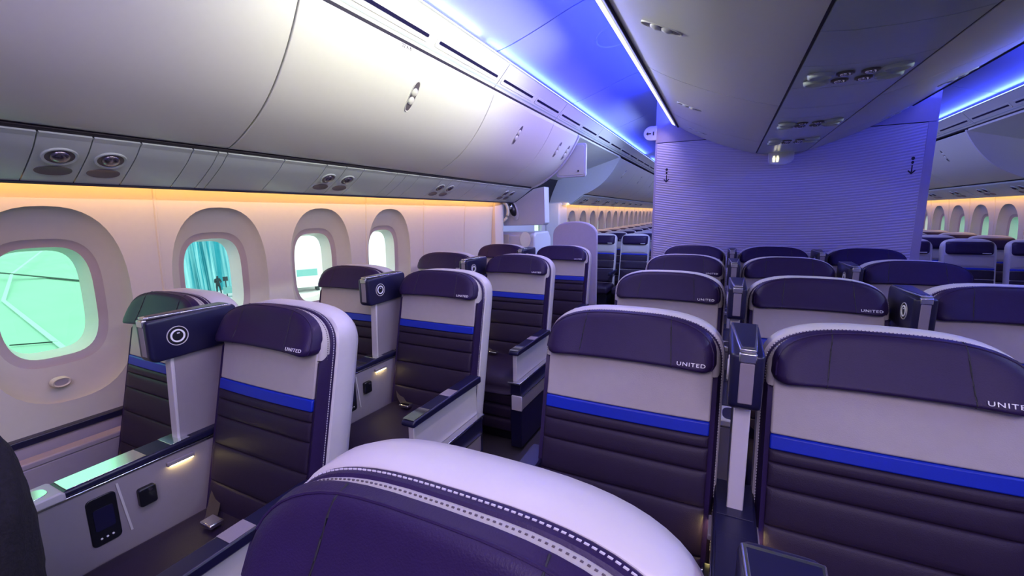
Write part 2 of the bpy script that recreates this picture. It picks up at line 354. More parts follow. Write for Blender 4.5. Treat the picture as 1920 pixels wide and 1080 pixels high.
# outer hull that closes the space behind bins and ceiling
hull = catmull([(-2.60, 1.62), (-2.54, 1.82), (-2.3, 2.25), (-1.75, 2.72), (-0.9, 2.98), (XC, 3.05), (mx(-0.9), 2.98), (mx(-1.75), 2.72), (mx(-2.3), 2.25), (mx(-2.54), 1.82), (mx(-2.60), 1.62)], 3)
tag(MB().loft([[(x, Y0, z) for x, z in hull], [(x, Y1, z) for x, z in hull]], closed=False).build('ceiling_backing', 'gap'), 'dark hull lining above the ceiling panels', 'ceiling', kind='structure')
tag(MB().box((-2.8, Y0-0.05, -0.1), (3.6, Y0, 3.1)).build('wall_front', 'doorp'), 'pale galley wall ahead of the cabin', 'wall', kind='structure')
tag(MB().box((-2.8, Y1, -0.1), (3.6, Y1+0.05, 3.1)).build('wall_back', 'part'), 'lavender wall at the far aft end', 'wall', kind='structure')

# ------------------------------------------------------------------ ceiling vaults
vault = catmull([(-1.47, 2.500), (-1.30, 2.535), (-1.10, 2.600), (-0.83, 2.695), (-0.60, 2.735), (-0.40, 2.722)], 5)
ce = thing('ceiling', kind='structure')
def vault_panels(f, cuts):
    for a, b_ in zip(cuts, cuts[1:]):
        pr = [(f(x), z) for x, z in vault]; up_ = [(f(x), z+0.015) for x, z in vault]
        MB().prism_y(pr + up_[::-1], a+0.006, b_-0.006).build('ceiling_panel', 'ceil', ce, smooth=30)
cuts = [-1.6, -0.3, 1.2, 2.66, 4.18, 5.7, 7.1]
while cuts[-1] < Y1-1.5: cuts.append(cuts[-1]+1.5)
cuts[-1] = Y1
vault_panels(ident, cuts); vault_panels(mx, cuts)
def ceil_ring(cx, cy, rx, ry, f=ident):
    q = MB(); n = 36; rings = []
    for dr, dz in ((0, 0), (0.004, -0.006), (0.010, -0.006), (0.014, 0)):
        ring = []
        for j in range(n):
            a = 2*PI*j/n; x = cx+(rx-dr)*math.cos(a); y = cy+(ry-dr)*math.sin(a)
            zz = next(z0+(z1-z0)*(x-x0)/(x1-x0) for (x0, z0), (x1, z1) in zip(vault, vault[1:]) if x0 <= x <= x1)
            ring.append((f(x), y, zz+dz))
        rings.append(ring)
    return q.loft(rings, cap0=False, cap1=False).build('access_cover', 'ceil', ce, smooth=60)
ceil_ring(-0.77, 3.28, 0.14, 0.18)
# flat ceiling over the centre, above the bins
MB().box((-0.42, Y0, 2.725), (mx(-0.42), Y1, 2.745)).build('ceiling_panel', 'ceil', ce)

# ------------------------------------------------------------------ valances with air slots, over the side bins
VAL = [(-1.478, 2.330), (-1.468, 2.340), (-1.460, 2.348), (-1.428, 2.381), (-1.385, 2.427), (-1.352, 2.464), (-1.342, 2.468)]
vcount = [1]
def valance(f, y0, y1, slots, led, label):
    vcount[0] += 1
    t = thing('trim_%d' % vcount[0], label, 'trim', kind='structure')
    pr = [(f(x), z) for x, z in VAL]; up_ = [(f(x-0.02), z+0.006) for x, z in reversed(VAL)]
    MB().prism_y(pr+up_, y0+0.004, y1-0.004).build('valance_panel', 'bin', t, smooth=25)
    MB().prism_y([(f(-1.505), 2.318), (f(-1.476), 2.320), (f(-1.470), 2.331), (f(-1.505), 2.345)], y0, y1).build('shadow_groove', 'gap', t)
    MB().prism_y([(f(-1.4610), 2.3445), (f(-1.4535), 2.3525), (f(-1.462), 2.358), (f(-1.470), 2.350)], y0, y1).build('groove_line', 'psu', t)
    # LED line in the cove
    MB().box((min(f(-1.362), f(-1.350)), y0, 2.466), (max(f(-1.362), f(-1.350)), y1, 2.480)).build('cove_led', led, t)
    sl = Vector((0.045, 0.050)).normalized(); nrm = Vector((sl.y, -sl.x))
    for (a, b_) in slots:
        c = Vector((-1.4265, 2.3835)); ym = (a+b_)/2
        def put(outline, d0, d1):
            rings = []
            for d in (d0, d1): rings.append([(f(c.x+sl.x*p[0]+nrm.x*d), ym+p[1], c.y+sl.y*p[0]+nrm.y*d) for p in outline])
            return MB().loft(rings)
        put(rrect(0, 0, 0.028, (b_-a)/2+0.012, 0.016), 0.0, 0.003).build('slot_frame', 'bin', t, bevel=0.001)
        s_ = put(rrect(0.004, 0, 0.0085, (b_-a)/2-0.012, 0.006, 3), 0.002, 0.0045).build('air_slot', 'navyp', t)
leds = lambda y: 'iceled' if y < 2.4 else 'blueled'
VY = [-1.6, -0.10, 1.27, 2.77, 3.95]
for k, (a, b_) in enumerate(zip(VY, VY[1:])):
    h = (b_-a)/2
    valance(ident, a, b_, [(a+0.035, a+h-0.035), (a+h+0.035, b_-0.035)], leds(a), 'white slotted air valance above the left bins, %s segment' % ['hidden first', 'nearest', 'second', 'third'][k])
yy = 3.95; k = 0
while yy < 24:
    e = yy+1.3; valance(ident, yy, e, [(yy+0.04, yy+0.61), (yy+0.69, e-0.04)] if k < 6 else [], 'blueled', 'white slotted air valance running aft above the left doorway and bins'); yy = e; k += 1
yy = 1.8; k = 0
while yy < 24:
    e = yy+1.5; valance(mx, yy, e, [(yy+0.04, yy+0.71), (yy+0.79, e-0.04)] if k < 5 else [], 'blueled', 'white slotted air valance above the right-hand bins'); yy = e; k += 1

# ================================================================== overhead bins, left
DOOR = catmull([(-1.478, 2.290), (-1.524, 2.202), (-1.590, 2.100), (-1.672, 2.000), (-1.765, 1.916), (-1.88, 1.843), (-1.985, 1.793), (-2.025, 1.786)], 4)
def surf(prof, t):
    'point, unit tangent and outward normal at arc fraction t of a profile running top-aisle to bottom-wall'
    L = [0]
    for a, b_ in zip(prof, prof[1:]): L.append(L[-1]+math.hypot(b_[0]-a[0], b_[1]-a[1]))
    s_ = t*L[-1]
    for i in range(len(prof)-1):
        if L[i+1] >= s_-1e-9:
            q = (s_-L[i])/(L[i+1]-L[i]); a = Vector(prof[i]); b_ = Vector(prof[i+1]); tg = (b_-a).normalized()
            return a+(b_-a)*q, tg, Vector((-tg.y, tg.x))
def latch(parent, prof, t, y, f, sgn=1, L=0.088, W=0.029):
    c, tg, n = surf(prof, t)
    if n.x * sgn < 0 and sgn == 1 and n.y > 0: n = -n
    if n.y > 0: n = -n
    def P(a, b_, d): return (f(c.x+tg.x*a+n.x*d), y+b_, c.y+tg.y*a+n.y*d)
    out = superell(0, 0, L, W, 2.6, 32); inn = superell(0, 0, L-0.006, W-0.006, 2.6, 32)
    fr = MB().loft([[P(a, b_, -0.002) for a, b_ in out], [P(a, b_, 0.0035) for a, b_ in superell(0, 0, L-0.002, W-0.002, 2.6, 32)], [P(a, b_, 0.0015) for a, b_ in inn]], cap0=False, cap1=False).build('latch_rim', 'bin', parent, smooth=60)
    MB().loft([[P(a, b_, -0.001) for a, b_ in inn], [P(a, b_, 0.0016) for a, b_ in inn]], cap0=False).build('latch_shade_disc', 'dish', fr)
    for s_ in (-1, 1):
        rings = []
        for k in range(5):
            q = k/4*PI/2; rings.append([P(s_*0.024+a*math.cos(q), b_*math.cos(q), 0.001+0.011*math.sin(q)) for a, b_ in superell(0, 0, 0.024, 0.0215, 2, 20)])
        MB().loft(rings, cap0=False).build('latch_button', 'bin', fr, smooth=70)
def side_bin(f, y0, y1, label, group, with_latch=True, extra=False, prof=DOOR, zo=0.0):
    t = thing('overhead_bin', label, 'overhead bin', (0, 0, zo), group)
    inner = offset_poly(prof, -0.018) if True else prof
    inner = [(x-0.010, z+0.014) for x, z in prof]
    ring = [(f(x), z) for x, z in prof] + [(f(x), z) for x, z in reversed(inner)]
    MB().prism_y(ring, y0+0.004, y1-0.004).build('bin_door', 'bin', t, bevel=0.003, smooth=30)
    body = [(f(x-0.014), z+0.012) for x, z in prof] + [(f(-2.30), 1.80), (f(-2.24), 2.26)]
    MB().prism_y(body, y0+0.0005, y1-0.0005).build('bin_body', 'gap', t)
    if with_latch: latch(t, prof, 0.255, (y0+y1)/2, f)
    return t
NEAR = [(-0.10, 1.25), (1.25, 2.776), (2.776, 3.93), (3.93, 4.66)]
BL = ['pale overhead bin at upper left, nearest the camera', 'long pale overhead bin marked with a seat row number, second on the left', 'pale overhead bin on the left, third from the camera', 'short pale overhead bin at the end of the left row beside the doorway']
bins = []
for (a, b_), lb in zip(NEAR, BL):
    t = side_bin(ident, a, b_, lb, 'left overhead bins', a > 0); bins.append(t)
    # top strip of the bin, above the door joint
    MB().prism_y([(-1.4795, 2.294), (-1.474, 2.317), (-1.52, 2.317), (-1.52, 2.294)], a+0.002, b_-0.002).build('bin_header', 'bin', t)
latch(bins[3], DOOR, 0.255, 4.55, ident)
def seat_number(y):
    c, tg, n = surf(DOOR, 0.035)
    if n.y > 0: n = -n
    n = Vector((0.97, -0.23)); tg3 = Vector((-0.23, 0, -0.97))
    T = Matrix(((0, -tg3.x, n.x, -1.4762), (1, 0, 0, y), (0, -tg3.z, n.y, 2.3055), (0, 0, 0, 1)))
    return text_mesh('row_number', '22 A B', 0.022, 'gap', bins[1], T)
seat_number(1.86)
# end cheek and white close-out plate at the end of the row
cheek = [(-1.46, 2.30)] + [(x+0.012, z-0.010) for x, z in DOOR] + [(-2.26, 1.62), (-2.34, 1.64), (-2.34, 2.2)]
tag(MB().prism_y(cheek, 4.66, 4.69).build('trim_90', 'doorp', smooth=30, bevel=0.004), 'pale end cheek closing the left row of bins', 'trim', kind='structure')
q = thing('end_panel', 'small white hanging panel with a dark stud at the end of the left bins', 'panel', (0, 0, 0))
pr = rrect(-1.565, 2.055, 0.170, 0.178, 0.03)
MB().prism_y(pr, 4.705, 4.735).build('plate', 'doorp', q, bevel=0.006)
MB().prism_y(rrect(-1.565, 2.055, 0.148, 0.156, 0.02), 4.700, 4.706).build('raised_face', 'bin', q, bevel=0.002)
MB().prism_y(superell(-1.48, 1.94, 0.010, 0.010, 2, 12), 4.694, 4.701).build('stud', 'black', q)

# ---- service rail under the left bins
PSU = catmull([(-2.042, 1.756), (-2.080, 1.722), (-2.13, 1.688), (-2.19, 1.651), (-2.245, 1.620)], 3)
rail = thing('passenger_service_rail', 'long grey service rail with reading lights under the left bins', 'service panel')
segs = [-1.6, -0.25, 0.30, 0.64, 0.78, 0.92, 1.10, 1.20, 1.24, 1.52, 1.78, 1.92, 2.06, 2.36, 2.46, 2.60, 2.88, 3.02, 3.16, 3.40, 3.62, 3.88, 4.05, 4.19, 4.33, 4.60]
segs = [round(q*1.0135, 4) for q in segs]
LIT = [(round(p*1.0135, 4), round(q*1.0135, 4)) for p, q in [(0.64, 0.78), (0.78, 0.92), (1.78, 1.92), (1.92, 2.06), (2.88, 3.02), (3.02, 3.16), (4.05, 4.19), (4.19, 4.33)]]
def psu_light(parent, prof, y, f, zo=0.0, sc=1.0):
    for t, kind in ((0.36, 'lamp'), (0.70, 'dish')):
        c, tg, n = surf(prof, t)
        if n.y > 0: n = -n
        def P(a, b_, d): return (f(c.x+tg.x*a+n.x*d), y+b_, c.y+tg.y*a+n.y*d+zo)
        R1 = 0.045*sc
        if kind == 'lamp':
            rim = MB()
            rim.loft([[P(a*s_, b_*s_, d) for a, b_ in superell(0, 0, R1, R1*1.12, 2, 28)] for s_, d in ((1.0, -0.001), (0.97, 0.005), (0.88, 0.006), (0.78, 0.001))], cap0=False, cap1=False)
            r = rim.build('light_rim', 'psu', parent, smooth=60)
            MB().loft([[P(a*s_, b_*s_, d) for a, b_ in superell(0, 0, R1, R1*1.12, 2, 28)] for s_, d in ((0.82, -0.001), (0.82, 0.0018), (0.5, 0.0018))]).build('light_well', 'dish', r)
            MB().loft([[P(a*s_, b_*s_, d) for a, b_ in superell(0, 0, R1, R1, 2, 20)] for s_, d in ((0.62, 0.001), (0.56, 0.009), (0.34, 0.013), (0.12, 0.014))]).build('light_nozzle', 'gunmetal', r, smooth=60)
        else:
            MB().loft([[P(a*s_, b_*s_, d) for a, b_ in superell(0, 0, R1*0.62, R1*1.15, 2.2, 28)] for s_, d in ((1.0, -0.001), (0.97, 0.0015), (0.90, 0.0006))]).build('thumb_dish', 'dish', parent, smooth=60)
for a, b_ in zip(segs, segs[1:]):
    o_ = [(x+0.004, z+0.02) for x, z in PSU]
    p = MB().prism_y(PSU+o_[::-1], a+0.002, b_-0.002).build('service_panel', 'psu', rail, smooth=30)
    # narrow flange at the bin side
    MB().prism_y([(-2.028, 1.764), (-2.046, 1.752), (-2.056, 1.760), (-2.036, 1.774)], a+0.003, b_-0.003).build('rail_flange', 'psu', p)
    if (a, b_) in LIT: psu_light(p, PSU, (a+b_)/2, ident)
MB().prism_y([(-2.018, 1.779), (-2.24, 1.648), (-2.26, 1.668), (-2.03, 1.822)], -1.6, 4.66).build('rail_backing', 'gap', rail)
MB().prism_y([(-2.242, 1.617), (-2.252, 1.610), (-2.262, 1.617), (-2.252, 1.630)], -1.6, 4.66).build('rail_edge', 'navyp', rail)

# ---- aft-cabin bins, both sides
def far_bins(f, ys, side, zo=0.0):
    for k, (a, b_) in enumerate(zip(ys, ys[1:])):
        side_bin(f, a, b_, ('first pale bin beyond the %s exit doorway' % side) if k == 0 else ('pale bin in the long aft row on the %s' % side), 'aft bins on the %s' % side, k < 5, zo=0)
    t = thing('passenger_service_rail', 'grey service rail under the aft bins on the %s' % side, 'service panel')
    y = ys[0]
    PS = [(x, z+zo*(0.25+0.75*(i/(len(PSU)-1)))) for i, (x, z) in enumerate(PSU)]
    for k in range(14):
        e = y+1.5
        if e > ys[-1]: break
        o_ = [(x+0.004, z+0.02) for x, z in PS]
        p = MB().prism_y([(f(x), z) for x, z in PS+o_[::-1]], y+0.003, e-0.003).build('service_panel', 'psu', t, smooth=30)
        if k < 4:
            for yq in (0.30, 0.44, 1.05, 1.19): psu_light(p, PS, y+yq, f)
        y = e
    MB().prism_y([(f(x), z) for x, z in ((-2.02, 1.797), (-2.05, 1.777), (-2.27, 1.65+zo), (-2.25, 1.68+zo), (-2.05, 1.822))], ys[0], ys[-1]).build('rail_backing', 'gap', t)
    face = [(f(x), z) for x, z in [(-1.465, 2.31)] + [(x+0.004, z-0.004) for x, z in DOOR] + [(-2.26, 1.615), (-2.62, 1.615), (-2.62, 2.2)]]
    MB().prism_y(face, ys[0]-0.03, ys[0]).build('trim_95' if f is ident else 'trim_96', 'doorp', smooth=30)['kind'] = 'structure'
far_bins(ident, [6.75+1.5*k for k in range(13)], 'left')
far_bins(mx, [6.50+1.5*k for k in range(9)], 'right', 0.0)
# plain soffit above the doorways
tag(MB().prism_y([(-1.48, 2.30), (-2.62, 1.96), (-2.62, 1.98), (-1.48, 2.32)], 4.69, 6.72).build('trim_91', 'bin'), 'flat grey soffit above the left exit doorway', 'trim', kind='structure')
tag(MB().prism_y([(mx(-1.48), 2.30), (mx(-2.60), 1.98), (mx(-2.60), 2.00), (mx(-1.48), 2.32)], 0.0, 6.47).build('trim_92', 'bin'), 'flat grey soffit above the right exit doorway', 'trim', kind='structure')

# ================================================================== centre bins
CX = 0.408
CDOOR = catmull([(-0.462, 2.300), (-0.365, 2.238), (-0.25, 2.178), (-0.09, 2.106), (0.07, 2.048), (0.192, 2.009), (0.207, 2.006)], 4)
cm = lambda x: 2*CX - x
CB = [(-0.10, 1.25), (1.25, 2.68), (2.68, 3.98), (3.98, 4.69)]
cname = ['overhead at the top edge', 'with an oval latch near the top edge', 'third from the camera', 'short, against the lavender bulkhead']
for f, sd in ((ident, 'left'), (cm, 'right')):
    for (a, b_), nm in zip(CB, cname):
        t = thing('overhead_bin', 'grey centre bin on its %s side, %s' % (sd, nm), 'overhead bin', group='centre overhead bins')
        inner = [(x+0.004, z+0.016) for x, z in CDOOR]
        MB().prism_y([(f(x), z) for x, z in CDOOR+inner[::-1]], a+0.004, b_-0.004).build('bin_door', 'bin', t, bevel=0.003, smooth=30)
        body = [(f(x+0.004), z+0.013) for x, z in CDOOR] + [(f(CX), 2.035), (f(CX), 2.36), (f(-0.44), 2.36)]
        MB().prism_y(body, a+0.0005, b_-0.0005).build('bin_body', 'gap', t)
        if a > 0: latch(t, CDOOR, 0.30, (a+b_)/2 + (-0.06 if a == 1.25 else 0), f)
    led = thing('edge_lamp', 'bright light strip along the %s top edge of the centre bins' % sd, 'lamp')
    for (a, b_, mm) in ((-0.10, 2.4, 'warmled' if sd == 'left' else 'violetled'), (2.4, 4.68, 'warmled' if sd == 'left' else 'violetled')):
        MB().prism_y([(f(-0.477), 2.298), (f(-0.528), 2.335), (f(-0.528), 2.36), (f(-0.45), 2.36), (f(-0.45), 2.298)], a, b_).build('housing', 'bin', led)
        MB().prism_y([(f(-0.500), 2.3135), (f(-0.527), 2.3325), (f(-0.529), 2.330), (f(-0.502), 2.311)], a, b_-0.01).build('led_strip', mm, led)
    MB().prism_y([(f(-0.474), 2.292), (f(-0.480), 2.297), (f(-0.47), 2.30), (f(-0.462), 2.296)], -0.1, 4.68).build('dark_joint', 'gap', led)
crail = thing('passenger_service_rail', 'grey service rail along the underside of the centre bins', 'service panel')
cseg = [-0.1, 0.5, 1.15, 1.65, 2.00, 2.32, 2.72, 2.98, 3.42, 3.72, 4.10, 4.69]
CPS = [(0.218, 2.002), (0.30, 1.991), (CX, 1.988), (cm(0.30), 1.991), (cm(0.218), 2.002)]
for a, b_ in zip(cseg, cseg[1:]):
    p = MB().prism_y(CPS + [(x, z+0.015) for x, z in CPS[::-1]], a+0.002, b_-0.002).build('service_panel', 'psu', crail, smooth=40)
    if (a, b_) in ((2.00, 2.32), (2.98, 3.42), (3.72, 4.10), (0.5, 1.15)):
        for xx in (-0.115, -0.038, 0.038, 0.115):
            for yq in (-0.05, 0.05):
                yc = (a+b_)/2+yq
                if abs(xx) > 0.1:
                    MB().loft([[(CX+xx+u*s_, yc+v*s_, 1.991+d) for u, v in superell(0, 0, 0.045, 0.035, 2.2, 24)] for s_, d in ((1, 0.003), (0.95, -0.010), (0.8, -0.013), (0.55, -0.004))]).build('thumb_dish', 'psu', p, smooth=60)
                else:
                    r = MB().loft([[(CX+xx+u*s_, yc+v*s_, 1.991+d) for u, v in superell(0, 0, 0.030, 0.030, 2, 24)] for s_, d in ((1, 0.003), (0.96, -0.008), (0.8, -0.010), (0.66, -0.002))]).build('light_rim', 'dish', p, smooth=60)
                    MB().loft([[(CX+xx+u*s_, yc+v*s_, 1.991+d) for u, v in superell(0, 0, 0.018, 0.018, 2, 16)] for s_, d in ((1, 0), (0.9, -0.012), (0.4, -0.016))]).build('light_nozzle', 'chrome', r, smooth=60)
for xg in (0.2125, cm(0.2125)): MB().box((xg-0.006, -0.1, 2.008), (xg+0.006, 4.69, 2.016)).build('dark_joint', 'gap', crail)
# hanging lavatory sign at the aft end of the centre rail
q = thing('lavatory_sign', 'small lit sign hanging under the end of the centre bins', 'sign')
MB().prism_y([(0.308, 2.01), (0.308, 1.92), (0.323, 1.895), (0.373, 1.883), (0.443, 1.883), (0.488, 1.902), (0.503, 1.93), (0.503, 2.01)], 4.60, 4.64).build('sign_plate', 'doorp', q, bevel=0.004)
for dx in (0.351, 0.379):
    MB().prism_y(superell(dx, 1.956, 0.007, 0.007, 2, 10), 4.594, 4.601).build('figure_head', 'sign', q)
    MB().prism_y([(dx-0.011, 1.946), (dx+0.011, 1.946), (dx+0.007, 1.910), (dx-0.007, 1.910)], 4.594, 4.601).build('figure_body', 'sign', q)

# ================================================================== bulkhead
BY = 4.73
bk = thing('bulkhead_partition', 'lavender bulkhead with rippled lines closing off the centre seats', 'partition')
MB().box((-0.665, BY, 0.0), (1.455, BY+0.05, 2.165)).build('panel', 'bulk', bk)
MB().box((-0.685, BY-0.004, 2.172), (1.468, BY+0.05, 2.71)).build('top_panel', 'part', bk)
MB().box((-0.685, BY-0.001, 0.0), (-0.663, BY+0.055, 2.168)).build('edge_trim', 'part', bk, bevel=0.003)
MB().box((1.41, BY-0.004, 0.0), (1.471, BY+0.055, 2.168)).build('edge_trim', 'part', bk, bevel=0.003)
MB().box((-0.675, BY+0.006, 2.163), (1.46, BY+0.04, 2.174)).build('joint', 'gap', bk)
for px_, pz in ((-0.565, 1.84), (1.345, 1.825)):
    g = MB().prism_y(superell(px_, pz+0.066, 0.012, 0.014, 2, 12), BY-0.003, BY+0.001).build('pictogram', 'gap', bk)
    MB().prism_y(superell(px_, pz+0.034, 0.009, 0.013, 2, 12), BY-0.003, BY+0.001).build('pictogram_body', 'gap', g)
    MB().prism_y([(px_-0.004, pz+0.012), (px_-0.004, pz-0.042), (px_-0.022, pz-0.026), (px_-0.026, pz-0.034), (px_, pz-0.062), (px_+0.026, pz-0.034), (px_+0.022, pz-0.026), (px_+0.004, pz-0.042), (px_+0.004, pz+0.012)], BY-0.003, BY+0.001).build('pictogram_arrow', 'gap', g)
# exit sign at the ceiling corner
q = thing('exit_sign', 'round-edged exit sign with an arrow beside the top of the bulkhead', 'sign')
sg = [(-0.675, 2.195)] + [(-0.725+0.075*math.cos(math.radians(a)), 2.265+0.07*math.sin(math.radians(a))) for a in range(-90, -300, -15)] + [(-0.675, 2.335)]
MB().prism_y(sg, BY-0.03, BY).build('sign_plate', 'doorp', q, bevel=0.004)
MB().prism_y([(-0.775, 2.262), (-0.755, 2.280), (-0.755, 2.267), (-0.727, 2.267), (-0.727, 2.257), (-0.755, 2.257), (-0.755, 2.244)], BY-0.034, BY-0.029).build('arrow', 'gap', q)
MB().prism_y([(-0.708, 2.245), (-0.698, 2.245), (-0.698, 2.28), (-0.708, 2.28)], BY-0.034, BY-0.029).build('letter_bar', 'gap', q)

# ================================================================== seats
KT = 0.22; ZT = 1.195
def B(u, wz, d): return (u, d + (wz-ZT)*KT, wz)
def BF(u, wz, d): return B(u, wz, d-0.05)          # upholstery in front of the shell
def back_outline(hw, top, bottom, drop=0.14, n=3.0, k=28):
    pts = [(-hw, bottom)]
    for i in range(1, 8): pts.append((-hw, bottom+(top-drop-bottom)*i/8))
    for i in range(k+1):
        a = PI - PI*i/k; c = math.cos(a); s_ = math.sin(a)
        pts.append((hw*math.copysign(abs(c)**(2/n), c), top-drop+drop*abs(s_)**(2/n)))
    for i in range(7, 0, -1): pts.append((hw, bottom+(top-drop-bottom)*i/8))
    pts.append((hw, bottom)); return pts
def pillow(outline, cen, depth, back, ss=(1.0, 0.992, 0.975, 0.94, 0.88, 0.78, 0.64, 0.48, 0.32, 0.16), mapf=B, p=7.0):
    rings = [[mapf(u, z, back) for u, z in outline]]
    for s_ in ss:
        e = (1-s_**p)**0.5
        ring = []
        for u, z in outline:
            uu = cen[0]+(u-cen[0])*s_; zz = cen[1]+(z-cen[1])*s_
            ring.append(mapf(uu, zz, back+(depth(uu, zz)-back)*e if s_ < 1 else back+(depth(uu, zz)-back)*0.15))
        rings.append(ring)
    return MB().loft(rings, cap0=True, cap1=True)
def dashes(mb, path, step, length, wdt, lift):
    acc = 0.0; pts = [Vector(p) for p in path]; nxt = 0.0
    for a, b_ in zip(pts, pts[1:]):
        L = (b_-a).length; d = (b_-a)/L if L else None
        while d and nxt < acc+L:
            c = a+d*(nxt-acc); n = lift(c); s_ = d.cross(n).normalized()*wdt
            q = len(mb.v); e = d*length
            mb.v += [tuple(c+s_+n*0.0012), tuple(c+e+s_+n*0.0012), tuple(c+e-s_+n*0.0012), tuple(c-s_+n*0.0012), tuple(c+s_-n*0.001), tuple(c+e+s_-n*0.001), tuple(c+e-s_-n*0.001), tuple(c-s_-n*0.001)]
            mb.f += [tuple(q+i for i in t) for t in ((0,1,2,3),(0,4,5,1),(1,5,6,2),(2,6,7,3),(3,7,4,0))]
            nxt += step
        acc += L
SEG = [(0.8705, 0.840), (0.838, 0.778), (0.776, 0.681), (0.679, 0.550), (0.548, 0.43)]
HW = 0.240
def make_seat():
    t = thing('recliner_seat')
    def lay(hw0, top0, d0, hw1, top1, d1, bottom, name, m, extra=()):
        rings = [[B(u, z, d0) for u, z in back_outline(hw0, top0, bottom)]]
        for hw_, tp, d in extra: rings.append([B(u, z, d) for u, z in back_outline(hw_, tp, bottom)])
        rings.append([B(u, z, d1) for u, z in back_outline(hw1, top1, bottom)])
        return MB().loft(rings).build(name, m, t, smooth=38)
    # pale hard shell at the rear
    sh = lay(0.262, 1.178, -0.052, 0.215, 1.120, 0.075, 0.30, 'back_shell', 'shell', ((0.267, 1.183, -0.046), (0.268, 1.184, -0.02), (0.268, 1.183, 0.0), (0.262, 1.175, 0.03), (0.250, 1.158, 0.055)))
    # navy gusset with pale stitching
    gs = lay(0.256, 1.174, -0.074, 0.259, 1.176, -0.050, 0.34, 'side_gusset', 'navy', ((0.260, 1.179, -0.070), (0.262, 1.180, -0.058)))
    # grey upholstered rim in front of it
    rim = lay(0.244, 1.168, -0.105, 0.255, 1.175, -0.071, 1.03, 'rim_cushion', 'grey', ((0.250, 1.174, -0.102), (0.255, 1.178, -0.092), (0.258, 1.179, -0.079)))
    def lift(c): n = Vector((c.x, 0, max(c.z-1.03, 0.0)*1.6)); return n.normalized() if n.length > 1e-5 else Vector((0, 0, 1))
    mb = MB(); pth = [B(u, z, -0.063) for u, z in back_outline(0.2617, 1.1798, 0.55, k=60)]
    dashes(mb, pth, 0.0078, 0.0050, 0.0008, lift); mb.build('stitching', 'thread', gs, smooth=0)
    mb = MB(); pth = [B(u, z, -0.083) for u, z in back_outline(0.2577, 1.1788, 1.03, k=60)]
    dashes(mb, pth, 0.0070, 0.0030, 0.0008, lift); mb.build('stitching', 'dthread', rim, smooth=0)
    # navy side bolsters below the headrest
    for s_ in (-1, 1):
        ring = lambda z, e: [BF(s_*(HW-0.001), z, -0.052+e), BF(s_*(HW+0.012), z, -0.056+e), BF(s_*(HW+0.018), z, -0.040+e*0.5), BF(s_*(HW+0.021), z, 0.0), BF(s_*(HW-0.001), z, 0.0)]
        MB().loft([ring(z, 0.02 if z > 1.03 else 0.0) for z in (0.42, 0.6, 0.8, 0.95, 1.02, 1.045)]).build('side_bolster', 'navy', t, smooth=60)
    # grey upper panel and blue stripe
    def slab(z0, z1, d0, d1, bow):
        return MB().loft([[BF(a*HW, z0, d1), BF(a*HW, z0, d0-bow*(1-a*a)), BF(a*HW, z1, d0-bow*(1-a*a)), BF(a*HW, z1, d1)] for a in (-1, -0.75, -0.5, -0.25, 0, 0.25, 0.5, 0.75, 1)])
    slab(0.9095, 1.085, -0.058, -0.01, 0.005).build('upper_panel', 'grey', t, bevel=0.005, smooth=40, seg=3)
    slab(0.8715, 0.9085, -0.0605, -0.01, 0.005).build('blue_stripe', 'stripe', t, bevel=0.004, smooth=40)
    for (z1, z0) in SEG:
        zc = (z0+z1)/2; hh = (z1-z0)/2
        rings = []
        us = [-1, -0.985, -0.95, -0.85, -0.6, -0.3, 0, 0.3, 0.6, 0.85, 0.95, 0.985, 1]
        prof = [(-1.0, 0.0), (-0.97, 0.45), (-0.88, 0.75), (-0.6, 0.95), (-0.2, 1.0), (0.2, 1.0), (0.6, 0.92), (0.88, 0.66), (0.97, 0.4), (1.0, 0.0)]
        for a in us:
            e = (1-abs(a)**12)**0.5
            rings.append([BF(a*HW, zc+hh*b_, -0.054-(0.011*c)*(0.25+0.75*e)) for b_, c in prof] + [BF(a*HW, zc+hh, -0.01), BF(a*HW, zc-hh, -0.01)])
        MB().loft(rings).build('quilted_pad', 'quilt', t, smooth=50)
    # headrest: widest at the lower edge, three panels divided by two seams
    H0, H1 = 1.048, 1.186; HH = H1-H0; XW = 0.247
    ho = [(-XW+0.016, H0), (-XW+0.005, H0+0.006), (-XW, H0+0.018)]
    for i in range(25):
        a = PI-PI*i/24; c = math.cos(a); s_ = math.sin(a)
        ho.append((XW*math.copysign(abs(c)**(2/2.9), c), H0+0.022+(HH-0.022)*abs(s_)**(2/2.9)))
    ho += [(XW, H0+0.018), (XW-0.005, H0+0.006), (XW-0.016, H0)]
    for i in range(1, 12): ho.append(((XW-0.016)*(1-2*i/12), H0+0.004*math.sin(PI*i/12)))
    def hd(u, z):
        q = min(1.0, max(0.0, (z-H0)/HH))
        d = -0.074 - 0.032*(1-q)**1.5 - 0.012*max(0, abs(u)-0.13)/0.12
        g = math.exp(-((abs(u)-(0.122+0.012*(1-q)))/0.0042)**2)
        return d
    cen = (0.0, (H0+H1)/2-0.012)
    ss = (1.0, 0.994, 0.98, 0.955, 0.92, 0.87, 0.81, 0.74, 0.66, 0.58, 0.5, 0.42, 0.34, 0.26, 0.18, 0.1)
    PW = 15
    def surf_d(u, z):                               # depth of the headrest skin at (u, z)
        best = 0.0
        for (ua, za), (ub, zb) in zip(ho, ho[1:]+ho[:1]):
            # s such that the scaled outline passes through the point
            dx, dz_ = u-cen[0], z-cen[1]; ax, az = ua-cen[0], za-cen[1]; bx_, bz = ub-cen[0], zb-cen[1]
            den = dx*(bz-az)-dz_*(bx_-ax)
            if abs(den) < 1e-12: continue
            k = (ax*(bz-az)-az*(bx_-ax))/den; m_ = (ax*dz_-az*dx)/den
            if k > 0 and -1e-6 <= m_ <= 1+1e-6: best = max(best, 1/k)
        e = max(0.0, 1-min(best, 1.0)**PW)**0.5
